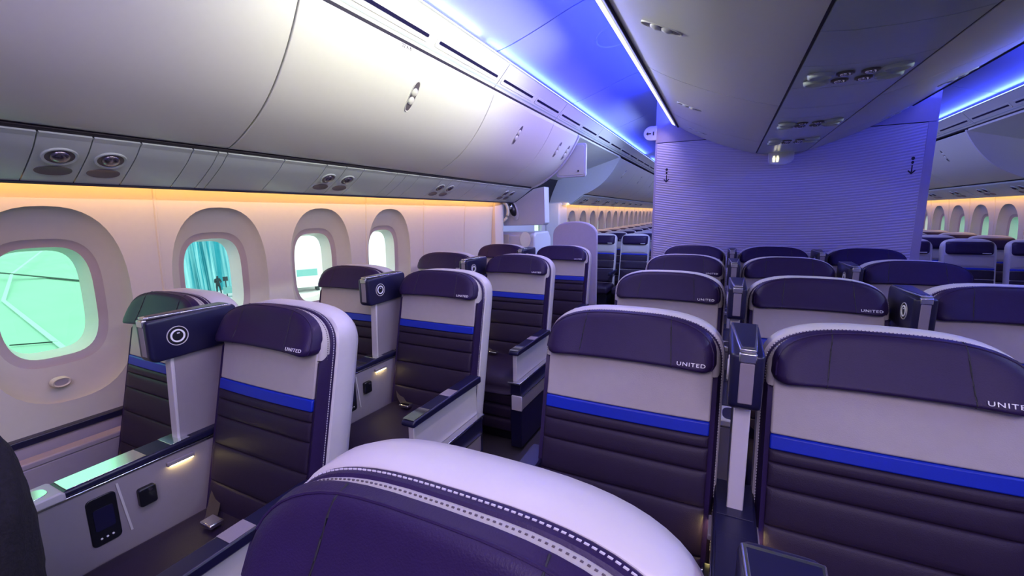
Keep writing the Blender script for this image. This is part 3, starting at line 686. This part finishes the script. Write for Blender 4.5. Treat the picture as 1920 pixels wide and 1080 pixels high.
        return -0.048+(hd(u, z)+0.048)*max(e, 0.15)
    hr = pillow(ho, cen, hd, -0.048, ss=ss, p=PW, mapf=BF).build('headrest', 'navy', t, smooth=60)
    for s_ in (-1, 1):                              # seam lines
        pts = []
        for z in (H0+0.006, H0+0.012, H0+0.03, H0+0.05, H0+0.07, H0+0.09, H0+0.110, H0+0.126, H0+0.133):
            u = s_*(0.122+0.012*(1-(z-H0)/HH)); pts.append(BF(u, z, surf_d(u, z)-0.0002))
        MB().tube(pts, 0.0017, 6).build('seam', 'gap', hr)
    pip = [(cen[0]+(u-cen[0])*0.968, cen[1]+(z-cen[1])*0.968) for u, z in ho[2:30]]
    MB().tube([BF(u, z, surf_d(u, z)-0.0004) for u, z in pip], 0.0022, 6).build('piping', 'navy', hr)
    T = Matrix.Translation(Vector(BF(0.184, 1.070, surf_d(0.184, 1.070)-0.0008))) @ Matrix.Rotation(-0.46, 4, 'X') @ FACE_FRONT
    text_mesh('lettering', 'UNITED', 0.0150, 'white', hr, T, 0.0005, 1.25)
    # cushion, foot rest, base
    cus = []
    for y, z in ((-0.16, 0.45), (-0.22, 0.465), (-0.40, 0.47), (-0.58, 0.478), (-0.67, 0.47), (-0.71, 0.44), (-0.72, 0.40), (-0.70, 0.36), (-0.16, 0.34)): cus.append((y, z))
    cs = catmull(cus, 3)
    rings = [[(u*0.243, -0.43+(y+0.43)*(1-0.03*abs(u)**8), 0.40+(z-0.40)*(1-0.25*abs(u)**10)) for y, z in cs] for u in (-1, -0.97, -0.9, -0.6, -0.2, 0.2, 0.6, 0.9, 0.97, 1)]
    MB().loft(rings).build('seat_cushion', 'quilt', t, smooth=60)
    for z1, z0 in ((0.35, 0.27), (0.265, 0.18), (0.175, 0.09)):
        pr = rrect(-0.655, (z0+z1)/2, 0.035, (z1-z0)/2, 0.022, 4)
        MB().prism_x(pr, -0.225, 0.225).build('leg_rest_pad', 'quilt', t, bevel=0.006, smooth=50)
    MB().box((-0.235, -0.62, 0.0), (0.235, -0.14, 0.345)).build('seat_base', 'black', t, bevel=0.01)
    # lap belt
    bl = MB(); 
    pts = [(-0.238, -0.22, 0.50), (-0.225, -0.235, 0.512), (-0.19, -0.27, 0.490), (-0.15, -0.30, 0.484), (-0.11, -0.33, 0.482)]
    rings = [[(x, y-0.022, z+0.010), (x, y+0.022, z+0.006), (x, y+0.022, z+0.004), (x, y-0.022, z+0.008)] for x, y, z in pts]
    bl.loft(rings); b0 = bl.build('lap_belt', 'belt', t)
    bu = MB().box((-0.12, -0.36, 0.482), (-0.060, -0.315, 0.497)).build('buckle', 'chrome', b0, bevel=0.004)
    return t
seat0 = make_seat()
def make_arm(parent, s_):
    'aisle armrest on side s_ of the seat'
    c = s_*0.272; old = set(parent.children)
    a = MB().box((c-0.014, -0.60, 0.50), (c+0.014, -0.10, 0.668)).build('arm_panel', 'shell', parent, bevel=0.004)
    pr = [(-0.615, 0.668), (-0.622, 0.676), (-0.620, 0.690), (-0.605, 0.698), (-0.11, 0.704), (-0.08, 0.700), (-0.08, 0.668)]
    pd = MB().prism_x(pr, c-0.032, c+0.032).build('arm_pad', 'navyp', parent, bevel=0.006)
    MB().prism_x([(-0.612, 0.699), (-0.505, 0.7004), (-0.505, 0.7024), (-0.606, 0.7014)], c-0.028, c+0.028).build('pad_insert', 'inlay', pd)
    MB().prism_x([(-0.36, 0.7018), (-0.29, 0.7026), (-0.29, 0.7036), (-0.36, 0.7028)], c-0.028, c+0.028).build('pad_insert', 'fin', pd)
    MB().box((c-0.040, -0.625, 0.488), (c+0.046, -0.08, 0.500)).build('arm_ledge', 'silver', parent, bevel=0.003)
    MB().box((c-0.034, -0.60, 0.03), (c+0.040, -0.09, 0.488)).build('side_box', 'navyp', parent, bevel=0.006)
    sb = MB().box((min(c+s_*0.036, c+s_*0.046), -0.60, 0.285), (max(c+s_*0.036, c+s_*0.046), -0.12, 0.375)).build('side_rail', 'fin', parent, bevel=0.003)
    MB().box((min(c+s_*0.034, c+s_*0.049), -0.604, 0.371), (max(c+s_*0.034, c+s_*0.049), -0.115, 0.377)).build('rail_edge', 'silver', sb)
    MB().box((min(c-s_*0.02, c+s_*0.049), -0.612, 0.283), (max(c-s_*0.02, c+s_*0.049), -0.598, 0.377)).build('rail_end', 'shell', sb, bevel=0.003)
    for ch in set(parent.children)-old:
        for o in [ch]+list(ch.children):
            for v in o.data.vertices: v.co.y -= 0.135 if s_ > 0 else 0.05; v.co.z -= 0.032 if s_ > 0 and v.co.z > 0.45 else 0.0
ORD = ['first', 'second', 'third', 'fourth']
AX, BXX, DX, EX, FX = -2.020, -1.375, -0.2445, 0.379, 1.0025
LY = [1.049+0.98*k for k in range(4)]; CYS = [1.404+0.98*k for k in range(4)]
def place(x, y, label, arm=0, first=[True]):
    if first[0]: o = seat0; first[0] = False
    else:
        o = thing('recliner_seat'); 
        for ch in src_children: copy_tree(ch, o)
    o.location = (x, y, 0); tag(o, label, 'seat', 'premium cabin seats')
    return o
src_children = list(seat0.children)
arm_src = {}
def add_arm(seat, s_):
    if s_ not in arm_src:
        holder = set(C.objects); make_arm(seat, s_); arm_src[s_] = [o for o in seat.children if o not in holder]
    else:
        for ch in arm_src[s_]: copy_tree(ch, seat)
sname = {}
def S(key, x, y, label, arm=0):
    o = place(x, y, label); sname[key] = o
    if arm: add_arm(o, arm)
for k in range(4):
    nth = ['nearest', 'second', 'third', 'rearmost'][k]
    S('A%d' % k, AX, LY[k], 'navy and grey window seat in the left pair, %s from the camera' % nth if k not in (0, 3) else 'navy and grey window seat in the left pair, %s of four' % nth)
    S('B%d' % k, BXX, LY[k], 'navy and grey seat of the left pair beside the aisle, %s of four' % nth, 1)
S('D9', DX, CYS[0]-0.98, 'large foreground seat with navy headrest and stitched pale rim at bottom centre', -1)
for k in range(4):
    nth = ['nearest whole', 'second', 'third', 'rearmost'][k]
    S('D%d' % k, DX, CYS[k], 'centre-block seat on its left aisle side, %s one with blue stripe' % nth if k == 0 else 'centre-block seat on its left aisle side, %s row back' % nth, -1)
    S('E%d' % k, EX, CYS[k], 'middle seat of the centre block at the right edge, nearest row' if k == 0 else 'middle seat of the centre block, %s row back' % nth)
    if k: S('F%d' % k, FX, CYS[k], 'right-hand seat of the centre block, %s row back' % nth, 1)

# ------------------------------------------------------------------ consoles with privacy wings between the seats
def make_console():
    t = thing('seat_console')
    hw = 0.047
    MB().box((-hw, -0.66, 0.02), (hw, -0.11, 0.685)).build('body', 'fin', t, bevel=0.005)
    MB().box((-hw-0.004, -0.66, 0.685), (hw+0.004, -0.09, 0.694)).build('edge_strip', 'silver', t, bevel=0.002)
    tp = MB().prism_x([(-0.655, 0.694), (-0.655, 0.712), (-0.09, 0.7195), (-0.09, 0.694)], -hw-0.002, hw+0.002).build('arm_pad', 'navyp', t, bevel=0.006)
    MB().prism_x([(-0.52, 0.7140), (-0.52, 0.7160), (-0.325, 0.7186), (-0.325, 0.7166)], -hw+0.005, hw-0.005).build('pad_inlay', 'inlay', tp, bevel=0.0008)
    MB().prism_x([(-0.255, 0.7174), (-0.255, 0.7196), (-0.195, 0.7204), (-0.195, 0.7182)], -hw+0.005, hw-0.005).build('pad_inlay', 'inlay', tp, bevel=0.0008)
    ct = MB().prism_x([(-0.665, 0.690), (-0.665, 0.716), (-0.535, 0.7185), (-0.525, 0.712), (-0.525, 0.690)], -hw-0.006, hw+0.006).build('control_surround', 'shell', t, bevel=0.005)
    MB().prism_z(superell(0, -0.600, 0.033, 0.052, 3, 24), 0.714, 0.7195).build('control_plate', 'inlay', ct, bevel=0.001)
    for s_ in (-1, 1):
        x0, x1 = (hw-0.002, hw+0.006) if s_ == 1 else (-hw-0.006, -hw+0.002)
        def side(pr, a, b_): return MB().prism_x(pr, min(a, b_), max(a, b_))
        e = s_*hw
        so = side(rrect(-0.455, 0.578, 0.036, 0.078, 0.014), e-s_*0.002, e+s_*0.004).build('socket_panel', 'black', t, bevel=0.002)
        side(rrect(-0.455, 0.584, 0.024, 0.035, 0.006), e+s_*0.003, e+s_*0.006).build('socket_face', 'navyp', so)
        for dy in (-0.014, 0, 0.014): side(superell(-0.455+dy, 0.522, 0.003, 0.003, 2, 8), e+s_*0.003, e+s_*0.006).build('indicator_dot', 'white', so)
        MB().prism_x([(-0.398, 0.50), (-0.392, 0.50), (-0.410, 0.672), (-0.416, 0.672)], min(e, e+s_*0.004), max(e, e+s_*0.004)).build('panel_ridge', 'shell', t)
        kb = side(rrect(-0.345, 0.592, 0.024, 0.031, 0.008), e-s_*0.002, e+s_*0.018).build('headphone_box', 'black', t, bevel=0.004)
        side(superell(-0.338, 0.612, 0.0055, 0.0045, 2, 12), e+s_*0.017, e+s_*0.020).build('jack_ring', 'chrome', kb)
        lp = side([(-0.28, 0.652), (-0.195, 0.652), (-0.195, 0.668), (-0.28, 0.668)], e-s_*0.001, e+s_*0.012).build('courtesy_light_hood', 'fin', t, bevel=0.003)
        side([(-0.27, 0.649), (-0.20, 0.649), (-0.20, 0.652), (-0.27, 0.652)], e+s_*0.002, e+s_*0.009).build('courtesy_light', 'courtesy', lp)
    # fin rising behind the pad
    fp = [(-0.215, 0.716), (-0.195, 1.045), (0.02, 1.045), (-0.04, 0.716)]
    MB().prism_x(fp, -0.017, 0.017).build('fin', 'fin', t, bevel=0.003)
    MB().prism_x([(-0.222, 0.716), (-0.206, 1.045), (-0.194, 1.045), (-0.212, 0.716)], -0.019, 0.019).build('fin_edge', 'shell', t, bevel=0.003)
    # privacy wing
    yf, yb, z0, z1 = -0.270, 0.025, 1.018, 1.160
    wo = []
    for (y, z, r, a0) in ((yf+0.022, z0+0.022, 0.022, 180), (yb-0.02, z0+0.02, 0.02, 270), (yb-0.02, z1-0.02, 0.02, 0), (yf+0.008, z1-0.008, 0.008, 90)):
        for k in range(6): a = math.radians(a0+90*k/5); wo.append((y+r*math.cos(a), z+r*math.sin(a)))
    wo = [(y, z-0.010*((y-yb)/(yf-yb))) for y, z in wo]
    rings = []
    cy_, cz_ = -0.12, 1.09
    for x, s_ in ((-0.036, 0.94), (-0.034, 0.975), (-0.028, 0.995), (-0.02, 1.0), (0.02, 1.0), (0.028, 0.995), (0.034, 0.975), (0.036, 0.94)):
        rings.append([(x, cy_+(y-cy_)*s_, cz_+(z-cz_)*s_) for y, z in wo])
    wg = MB().loft(rings).build('privacy_wing', 'navyp', t, smooth=50)
    tpz = 1.1605
    MB().prism_z([(-0.018, yf+0.004), (0.018, yf+0.004), (0.024, yf+0.10), (0.035, yb-0.02), (-0.035, yb-0.02), (-0.024, yf+0.10)], tpz-0.006, tpz+0.002).build('top_trim', 'silver', wg, bevel=0.002)
    MB().prism_z([(-0.013, yf+0.02), (0.013, yf+0.02), (0.019, yf+0.10), (0.030, yb-0.028), (-0.030, yb-0.028), (-0.019, yf+0.10)], tpz-0.002, tpz+0.0035).build('top_inset', 'navyp', wg)
    MB().box((-0.019, yf-0.003, z1-0.030), (0.019, yf+0.012, z1-0.006)).build('wing_tip', 'silver', wg, bevel=0.003)
    MB().box((-0.016, yf-0.001, z0+0.010), (0.016, yf+0.010, z1-0.030)).build('wing_front_strip', 'fin', wg, bevel=0.003)
    for s_ in (-1, 1):
        def disc(r0, r1, d0, d1, name, m, par, n=32):
            rings = [[(s_*d, -0.185+r*math.cos(2*PI*j/n), 1.086+r*math.sin(2*PI*j/n)) for j in range(n)] for r, d in ((r0, d0), (r0, d1), (r1, d1), (r1, d0))]
            return MB().loft(rings, cap0=False, cap1=False).build(name, m, par)
        rg = disc(0.0335, 0.0310, 0.0345, 0.0385, 'lamp_outer_ring', 'shell', wg)
        disc(0.0225, 0.0175, 0.0345, 0.0395, 'lamp_inner_ring', 'white', rg)
        MB().loft([[(s_*d, -0.185+r*math.cos(2*PI*j/24), 1.086+r*math.sin(2*PI*j/24)) for j in range(24)] for r, d in ((0.031, 0.034), (0.031, 0.0365), (0.001, 0.0368))]).build('lamp_face', 'black', rg)
        MB().box((min(s_*0.0365, s_*0.038), -0.186, 1.093), (max(s_*0.0365, s_*0.038), -0.178, 1.096)).build('lamp_switch', 'white', rg)
    return t
con0 = make_console()
for ch in con0.children:
    for o in [ch]+list(ch.children)+[g for c_ in ch.children for g in c_.children]:
        if o.data.users: 
            for v in o.data.vertices: v.co.y -= 0.080
con_children = list(con0.children)
cfirst = [True]
def console(x, y, label):
    if cfirst[0]: o = con0; cfirst[0] = False
    else:
        o = thing('seat_console')
        for ch in con_children: copy_tree(ch, o)
    o.location = (x, y, 0); tag(o, label, 'console', 'seat consoles with privacy wings')
    if x > -1.0:                                    # the centre consoles sit further aft and have plain navy pads
        o.location.y += 0.055
        for ch in o.children:
            for g in ch.children:
                if g.name.startswith(('pad_inlay', 'control_plate')):
                    g.material_slots[0].link = 'OBJECT'; g.material_slots[0].material = M['navyp']
for k in range(4):
    nth = ['nearest', 'second', 'third', 'rearmost'][k]
    console((AX+BXX)/2, LY[k], 'console with navy privacy wing and ring lamp in the left pair, %s of four' % nth)
console((DX+EX)/2, CYS[0]-0.95, 'navy privacy wing with ring lamp poking up at the bottom edge of the picture')
for k in range(4):
    nth = ['nearest', 'second', 'third', 'rearmost'][k]
    console((DX+EX)/2, CYS[k], 'console and slim wing between left and middle centre seats, %s row' % nth)
    if k: console((EX+FX)/2, CYS[k], 'console and wing between middle and right centre seats, %s row' % nth)
# wall-side arm ledge next to each window seat
for k in range(4):
    nth = ['nearest', 'second', 'third', 'rearmost'][k]
    t = thing('wall_armrest', 'mauve side panel between window wall and window seat, %s of four' % nth, 'armrest', (-2.318, LY[k], 0), 'wall-side armrests')
    MB().box((-0.028, -0.72, 0.02), (0.03, -0.20, 0.56)).build('side_panel', 'dado', t, bevel=0.005)
    MB().box((-0.028, -0.72, 0.56), (0.034, -0.19, 0.585)).build('arm_pad', 'dado', t, bevel=0.006)
    MB().prism_x(superell(-0.225, 0.535, 0.006, 0.006, 2, 10), 0.028, 0.032).build('stud', 'black', t)

# ================================================================== economy seats
def make_eco():
    t = thing('economy_seat')
    rings = []
    for hw, tp, d in ((0.198, 1.165, -0.045), (0.206, 1.176, -0.035), (0.209, 1.18, 0.0), (0.207, 1.178, 0.03), (0.190, 1.16, 0.05)):
        rings.append([B(u, z, d) for u, z in back_outline(hw, tp, 0.36, 0.13, 3.4, 20)])
    MB().loft(rings).build('seat_back', 'shell', t, smooth=40)
    out = rrect(0, 1.085, 0.185, 0.066, 0.03, 4)
    hr = pillow(out, (0, 1.085), lambda u, z: -0.085, -0.03, ss=(1, 0.98, 0.93, 0.85, 0.6, 0.3)).build('headrest', 'navy', t, smooth=50)
    MB().box((0.085, -0.118, 1.034), (0.150, -0.108, 1.041)).build('lettering', 'white', hr)
    pillow(rrect(0, 0.955, 0.198, 0.062, 0.006, 2), (0, 0.955), lambda u, z: -0.055, -0.03, ss=(1, 0.98, 0.9, 0.5), p=12).build('upper_panel', 'grey', t, smooth=50)
    pillow(rrect(0, 0.881, 0.198, 0.011, 0.004, 2), (0, 0.881), lambda u, z: -0.058, -0.03, ss=(1, 0.98, 0.9, 0.5), p=12).build('blue_stripe', 'stripe', t, smooth=50)
    for z1, z0 in ((0.868, 0.78), (0.778, 0.66), (0.658, 0.45)):
        pillow(rrect(0, (z0+z1)/2, 0.198, (z1-z0)/2, 0.008, 2), (0, (z0+z1)/2), lambda u, z: -0.058, -0.03, ss=(1, 0.98, 0.9, 0.5), p=12).build('quilted_pad', 'quilt', t, smooth=50)
    MB().box((-0.21, -0.62, 0.34), (0.21, -0.15, 0.45)).build('seat_cushion', 'quilt', t, bevel=0.03)
    MB().box((-0.18, -0.5, 0.0), (0.18, -0.2, 0.34)).build('seat_base', 'black', t)
    MB().box((0.20, -0.55, 0.60), (0.236, -0.08, 0.645)).build('armrest', 'navyp', t, bevel=0.01)
    return t
eco0 = make_eco(); eco_children = list(eco0.children); efirst = [True]
def eco(x, y, label, group):
    if efirst[0]: o = eco0; efirst[0] = False
    else:
        o = thing('economy_seat')
        for ch in eco_children: copy_tree(ch, o)
    o.location = (x, y, 0); tag(o, label, 'seat', group)
for r in range(14):
    for c, x in enumerate((-1.18, -1.66, -2.09)):
        if r == 0: lb = 'narrow economy seat %s in the first row beyond the left doorway' % ['beside the aisle', 'in the middle', 'by the window'][c]
        else: lb = 'narrow navy economy seat in the rows far down the left side'
        eco(x, 6.62+0.80*r, lb, 'economy seats aft on the left')
for r in range(9):
    for c, x in enumerate((1.755, 2.24, 2.73)):
        if r == 0: lb = 'economy seat right of the bulkhead, first row, %s' % ['half hidden by its edge', 'in the middle', 'at the picture edge'][c]
        else: lb = 'economy seat in the rows behind the first row right of the bulkhead'
        eco(x, 6.05+0.80*r, lb, 'economy seats aft on the right')

# ================================================================== left doorway
dz = thing('door_1', 'exit door bay on the left behind the premium seats', 'door', kind='structure')
MB().box((-2.66, 4.36, 0.0), (-2.60, 6.90, 0.95)).build('door_lower_panel', 'doorp', dz)
MB().box((-2.66, 4.36, 1.40), (-2.60, 6.90, 2.3)).build('door_upper_panel', 'doorp', dz)
MB().box((-2.66, 4.36, 0.95), (-2.60, 6.10, 1.40)).build('door_side_panel', 'doorp', dz)
MB().box((-2.66, 6.40, 0.95), (-2.60, 6.90, 1.40)).build('door_side_panel', 'doorp', dz)
MB().box((-2.645, 6.10, 0.95), (-2.64, 6.40, 1.40)).build('pane', 'glass_clear', dz)
col = thing('trim_93', 'rounded ivory column at the front edge of the left doorway', 'trim', kind='structure')
prc = [(-2.60, 4.36), (-2.34, 4.36)] + [(-2.40+0.10*math.cos(math.radians(a)), 4.46+0.10*math.sin(math.radians(a))) for a in range(-20, 91, 15)] + [(-2.60, 4.58)]
MB().prism_z(prc, 0.0, 1.66).build('column', 'tan', col, smooth=50)
col2 = thing('trim_94', 'pale column at the rear edge of the left doorway', 'trim', kind='structure')
MB().prism_z([(-2.60, 6.55), (-2.40, 6.66), (-2.345, 6.88), (-2.60, 6.88)], 0.0, 1.66).build('column', 'doorp', col2, bevel=0.02)
q = thing('door_header_box', 'pale blue-lit box panel hanging beside the left doorway', 'panel')
MB().prism_y([(-2.42, 1.345), (-1.90, 1.355), (-1.875, 1.38), (-1.885, 1.79), (-2.02, 1.77), (-2.26, 1.62), (-2.42, 1.62)], 4.72, 4.86).build('box', 'doorp', q, bevel=0.008)
hd_ = thing('assist_light', 'dark chrome oval flashlight holder on the pale box by the left door', 'light')
T = Matrix.Translation((-2.27, 4.705, 1.52)) @ Matrix.Rotation(math.radians(-18), 4, 'Y')
MB().frame(T, lambda k: k.loft([[(x*s_, -d, z*s_) for x, z in superell(0, 0, 0.050, 0.115, 2.4, 28)] for s_, d in ((1, -0.012), (0.98, 0.004), (0.85, 0.01))])).build('holder_plate', 'doorp', hd_, smooth=50)
MB().frame(T, lambda k: k.loft([[(x*s_, -d, 0.02+z*s_) for x, z in superell(0, 0, 0.040, 0.085, 2.2, 28)] for s_, d in ((1, 0.006), (0.96, 0.03), (0.75, 0.05), (0.4, 0.06))])).build('lamp_body', 'black', hd_, smooth=60)
MB().frame(T, lambda k: k.loft([[(x*s_, -d, 0.055+z*s_) for x, z in superell(0, 0, 0.026, 0.036, 2, 20)] for s_, d in ((1, 0.04), (0.9, 0.066), (0.4, 0.074))])).build('lens', 'chrome', hd_, smooth=60)
gh = thing('grab_handle', 'curved white grab handle beside the left doorway', 'handle')
MB().tube(catmull([(-2.31, 4.46, 1.63), (-2.275, 4.50, 1.60), (-2.255, 4.52, 1.53), (-2.27, 4.52, 1.45), (-2.32, 4.51, 1.40), (-2.38, 4.50, 1.375)], 4), 0.017, 10).build('bar', 'bin', gh, smooth=60)
MB().prism_y(superell(-2.37, 1.375, 0.03, 0.03, 2, 16), 4.48, 4.52).build('mount', 'bin', gh, bevel=0.004)
bs = thing('slide_bustle', 'bulky pale door slide housing with a round gauge, left doorway', 'door housing')
MB().prism_x([(4.70, 0.2), (4.70, 1.23), (4.75, 1.27), (5.16, 1.27), (5.24, 1.18), (5.24, 0.2)], -2.56, -2.00).build('housing', 'doorp', bs, bevel=0.02)
MB().box((-2.53, 4.694, 0.75), (-2.335, 4.705, 1.245)).build('ivory_panel', 'tan', bs, bevel=0.004)
for r0, r1, d, mm, nm in ((0.085, 0.0, 0.004, 'white', 'gauge_face'), (0.092, 0.080, 0.010, 'chrome', 'gauge_rim'), (0.042, 0.030, 0.007, 'black', 'gauge_ring')):
    rings = [[(-2.115+r*0.75*math.cos(2*PI*j/32), 4.70-dd, 1.185+r*math.sin(2*PI*j/32)) for j in range(32)] for r, dd in ((r0, 0), (r0, d), (max(r1, 0.001), d))]
    MB().loft(rings, cap0=False).build(nm, mm, bs)
# aisle-side partition with rounded top behind the last left seats
pt = [(-1.66, 0.0), (-1.66, 1.20)] + [(-1.42+0.24*math.copysign(abs(math.cos(a))**0.8, math.cos(a)), 1.25+0.150*math.sin(a)**0.9) for a in [PI-PI*k/20 for k in range(1, 20)]] + [(-1.18, 1.20), (-1.18, 0.0)]
q = thing('aisle_partition', 'mauve partition with rounded top behind the rearmost left aisle seat', 'partition')
MB().prism_y(pt, 4.40, 4.46).build('panel', 'part', q, bevel=0.012, smooth=30)
MB().prism_y([(x*0.985-0.021, z*0.99) for x, z in pt], 4.394, 4.40).build('fabric_face', 'part', q, smooth=30)

# ================================================================== dark coat at the lower left corner
me = bmesh.new(); bmesh.ops.create_icosphere(me, subdivisions=5, radius=1.0)
for v in me.verts:
    p = v.co.copy(); n = noise.noise(p*2.2)*0.10 + noise.noise(p*9)*0.03 + noise.noise(p*26)*0.012
    v.co = Vector((p.x*0.14, p.y*0.10, p.z*0.48 if p.z < 0 else p.z*0.30))*(1+n)
    v.co.z = max(v.co.z, -0.315)
mm_ = bpy.data.meshes.new('fleece_coat'); me.to_mesh(mm_); me.free(); mm_.materials.append(M['fleece'])
for p in mm_.polygons: p.use_smooth = True
co = bpy.data.objects.new('fleece_coat', mm_); C.objects.link(co); co.location = (-1.465, 0.235, 0.80)
tag(co, 'black fleece coat bundled on the seat at the lower left corner', 'coat')

# ================================================================== outside the windows
GZ = -5.2
tag(MB().box((-160, -120, GZ-0.2), (160, 160, GZ)).build('ground', 'tarmac'), 'pale concrete apron seen through the windows', 'ground', kind='structure')
def wing_z(x): return -0.35 + 0.03*(-x-3)
wg = thing('aircraft_wing', 'pale aircraft wing seen through the nearest window', 'wing')
wp = []
for x in (-3.0, -31.0):
    te = 0.42*-x + 0.3; ch = 10.5-0.26*(-x-3)
    wp.append([(x, te, wing_z(x)), (x, te-ch*0.3, wing_z(x)+0.0), (x, te-ch, wing_z(x)-0.3), (x, te-ch*0.5, wing_z(x)-0.7)])
MB().loft(wp).build('skin', 'wing', wg)
def on_wing(u, v, lift=0.02):
    d = Vector(((u-960)/810, (540-v)/810, -1)); d = cam.rotation_euler.to_matrix() @ d
    # plane z = -0.35 + 0.03*(-x-3)
    t = (-0.35-0.09+lift-EYE.z)/(d.z+0.03*d.x); return EYE+d*t
def wing_line(pts, wpx, m, name):
    q = MB()
    for (u0, v0), (u1, v1) in zip(pts, pts[1:]):
        a, b_ = on_wing(u0, v0), on_wing(u1, v1); d = (b_-a); s_ = Vector((-d.y, d.x, 0)).normalized()*wpx
        s_.z = -0.03*s_.x
        up = Vector((0, 0, 0.012))
        q.loft([[a+s_, a-s_, a-s_+up, a+s_+up], [b_+s_, b_-s_, b_-s_+up, b_+s_+up]])
    q.build(name, m, wg, smooth=0)
wing_line([(92, 462), (24, 514), (8, 564), (140, 668)], 0.030, 'wingline', 'walkway_line')
wing_line([(-10, 511), (190, 530)], 0.045, 'gap', 'panel_gap')
wing_line([(20, 648), (110, 641)], 0.010, 'gap', 'panel_gap')
# turquoise drapes of the hangar, person, truck, stand
def ground_pt(u, v):
    d = cam.rotation_euler.to_matrix() @ Vector(((u-960)/810, (540-v)/810, -1)); return EYE + d*((GZ-EYE.z)/d.z)
gp = ground_pt(392, 551); view = Vector((gp.x, gp.y, 0)).normalized(); side_ = Vector((view.y, -view.x, 0))
if side_.x < 0: side_ = -side_
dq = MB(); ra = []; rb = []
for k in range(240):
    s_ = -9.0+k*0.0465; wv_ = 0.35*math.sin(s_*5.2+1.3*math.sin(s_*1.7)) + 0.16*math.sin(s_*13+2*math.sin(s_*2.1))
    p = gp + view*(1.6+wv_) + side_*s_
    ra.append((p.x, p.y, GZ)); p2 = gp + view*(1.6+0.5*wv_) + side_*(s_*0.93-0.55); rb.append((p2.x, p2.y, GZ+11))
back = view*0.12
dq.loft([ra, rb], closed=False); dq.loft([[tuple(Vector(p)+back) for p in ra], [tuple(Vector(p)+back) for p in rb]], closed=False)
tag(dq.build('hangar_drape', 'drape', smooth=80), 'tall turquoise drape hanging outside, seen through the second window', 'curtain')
bb = gp + view*14
def ext_box(c, hs, hd__, h, m, name, parent=None, z0=0.0):
    q = MB(); pr = [c+side_*a+view*b_ for a, b_ in ((-hs, -hd__), (hs, -hd__), (hs, hd__), (-hs, hd__))]
    return q.loft([[(p.x, p.y, GZ+z0) for p in pr], [(p.x, p.y, GZ+z0+h) for p in pr]]).build(name, m, parent)
hg = thing('hangar_building', 'pale turquoise hangar wall outside with a light beam', 'building')
ext_box(gp+view*9+side_*8, 7.0, 0.3, 12, 'teal', 'wall', hg); ext_box(gp+view*8.5+side_*5.2, 2.6, 0.15, 0.35, 'truck', 'beam', hg, 4.4)
ext_box(gp+view*8.5+side_*9.5, 2.6, 0.15, 12, 'truck', 'pillar', hg)
tp_ = ground_pt(575, 545)
tk = thing('service_truck', 'white service truck outside, seen through the third window', 'truck')
ext_box(tp_+view*2, 1.5, 2.2, 3.3, 'truck', 'cargo_box', tk, 0.7); ext_box(tp_-side_*0+view*-0.6, 1.1, 0.6, 1.7, 'truck', 'cab', tk, 0.5)
ext_box(tp_-view*1.21, 0.85, 0.02, 0.6, 'teal', 'windscreen', tk, 1.5)
for sx_ in (-1, 1): ext_box(tp_+side_*sx_*0.95, 0.12, 0.45, 0.9, 'darkcloth', 'wheel', tk)
st_ = thing('work_stand', 'dark tool trolley beside the person outside', 'trolley')
sp = ground_pt(434, 556)
ext_box(sp, 0.5, 0.4, 0.5, 'teal', 'chest', st_, 0.35); ext_box(sp-side_*0.25, 0.04, 0.04, 1.5, 'darkcloth', 'post', st_); ext_box(sp-side_*0.25, 0.18, 0.1, 0.35, 'darkcloth', 'lamp_head', st_, 1.4)
# the person: one skin surface over a posed skeleton
pp = ground_pt(412, 553)
J = {'pel': (0, 0, 0.92), 'waist': (0, 0, 1.08), 'chest': (0, 0, 1.30), 'neck': (0, 0, 1.47), 'head': (0, -0.03, 1.58), 'top': (0, -0.02, 1.70),
     'sl': (-0.19, 0, 1.40), 'el': (-0.26, -0.05, 1.14), 'hl': (-0.10, -0.22, 1.08), 'sr': (0.19, 0, 1.40), 'er': (0.27, -0.05, 1.14), 'hr': (0.12, -0.22, 1.10),
     'tl': (-0.10, 0, 0.88), 'kl': (-0.13, -0.03, 0.48), 'al': (-0.15, 0.02, 0.08), 'fl': (-0.17, -0.16, 0.03), 'tr': (0.10, 0, 0.88), 'kr': (0.16, -0.02, 0.48), 'ar': (0.21, 0.03, 0.08), 'fr': (0.24, -0.14, 0.03)}
Rr = {'pel': .15, 'waist': .14, 'chest': .17, 'neck': .06, 'head': .095, 'top': .06, 'sl': .075, 'el': .055, 'hl': .045, 'sr': .075, 'er': .055, 'hr': .045, 'tl': .10, 'kl': .07, 'al': .05, 'fl': .04, 'tr': .10, 'kr': .07, 'ar': .05, 'fr': .04}
E_ = [('pel','waist'),('waist','chest'),('chest','neck'),('neck','head'),('head','top'),('chest','sl'),('sl','el'),('el','hl'),('chest','sr'),('sr','er'),('er','hr'),('pel','tl'),('tl','kl'),('kl','al'),('al','fl'),('pel','tr'),('tr','kr'),('kr','ar'),('ar','fr')]
ks = list(J); pm = bpy.data.meshes.new('person'); pm.from_pydata([J[k] for k in ks], [(ks.index(a), ks.index(b_)) for a, b_ in E_], [])
po = bpy.data.objects.new('person', pm); C.objects.link(po)
po.modifiers.new('skin', 'SKIN'); sv = pm.skin_vertices[0].data
for i, k in enumerate(ks): sv[i].radius = (Rr[k], Rr[k])
sv[0].use_root = True
sb_ = po.modifiers.new('sub', 'SUBSURF'); sb_.levels = 1; sb_.render_levels = 1
pm.materials.append(M['darkcloth']); po.location = (pp.x, pp.y, GZ); po.rotation_euler.z = math.atan2(view.y, view.x)-PI/2+0.4
tag(po, 'person in dark workwear standing outside by the turquoise drape', 'person')
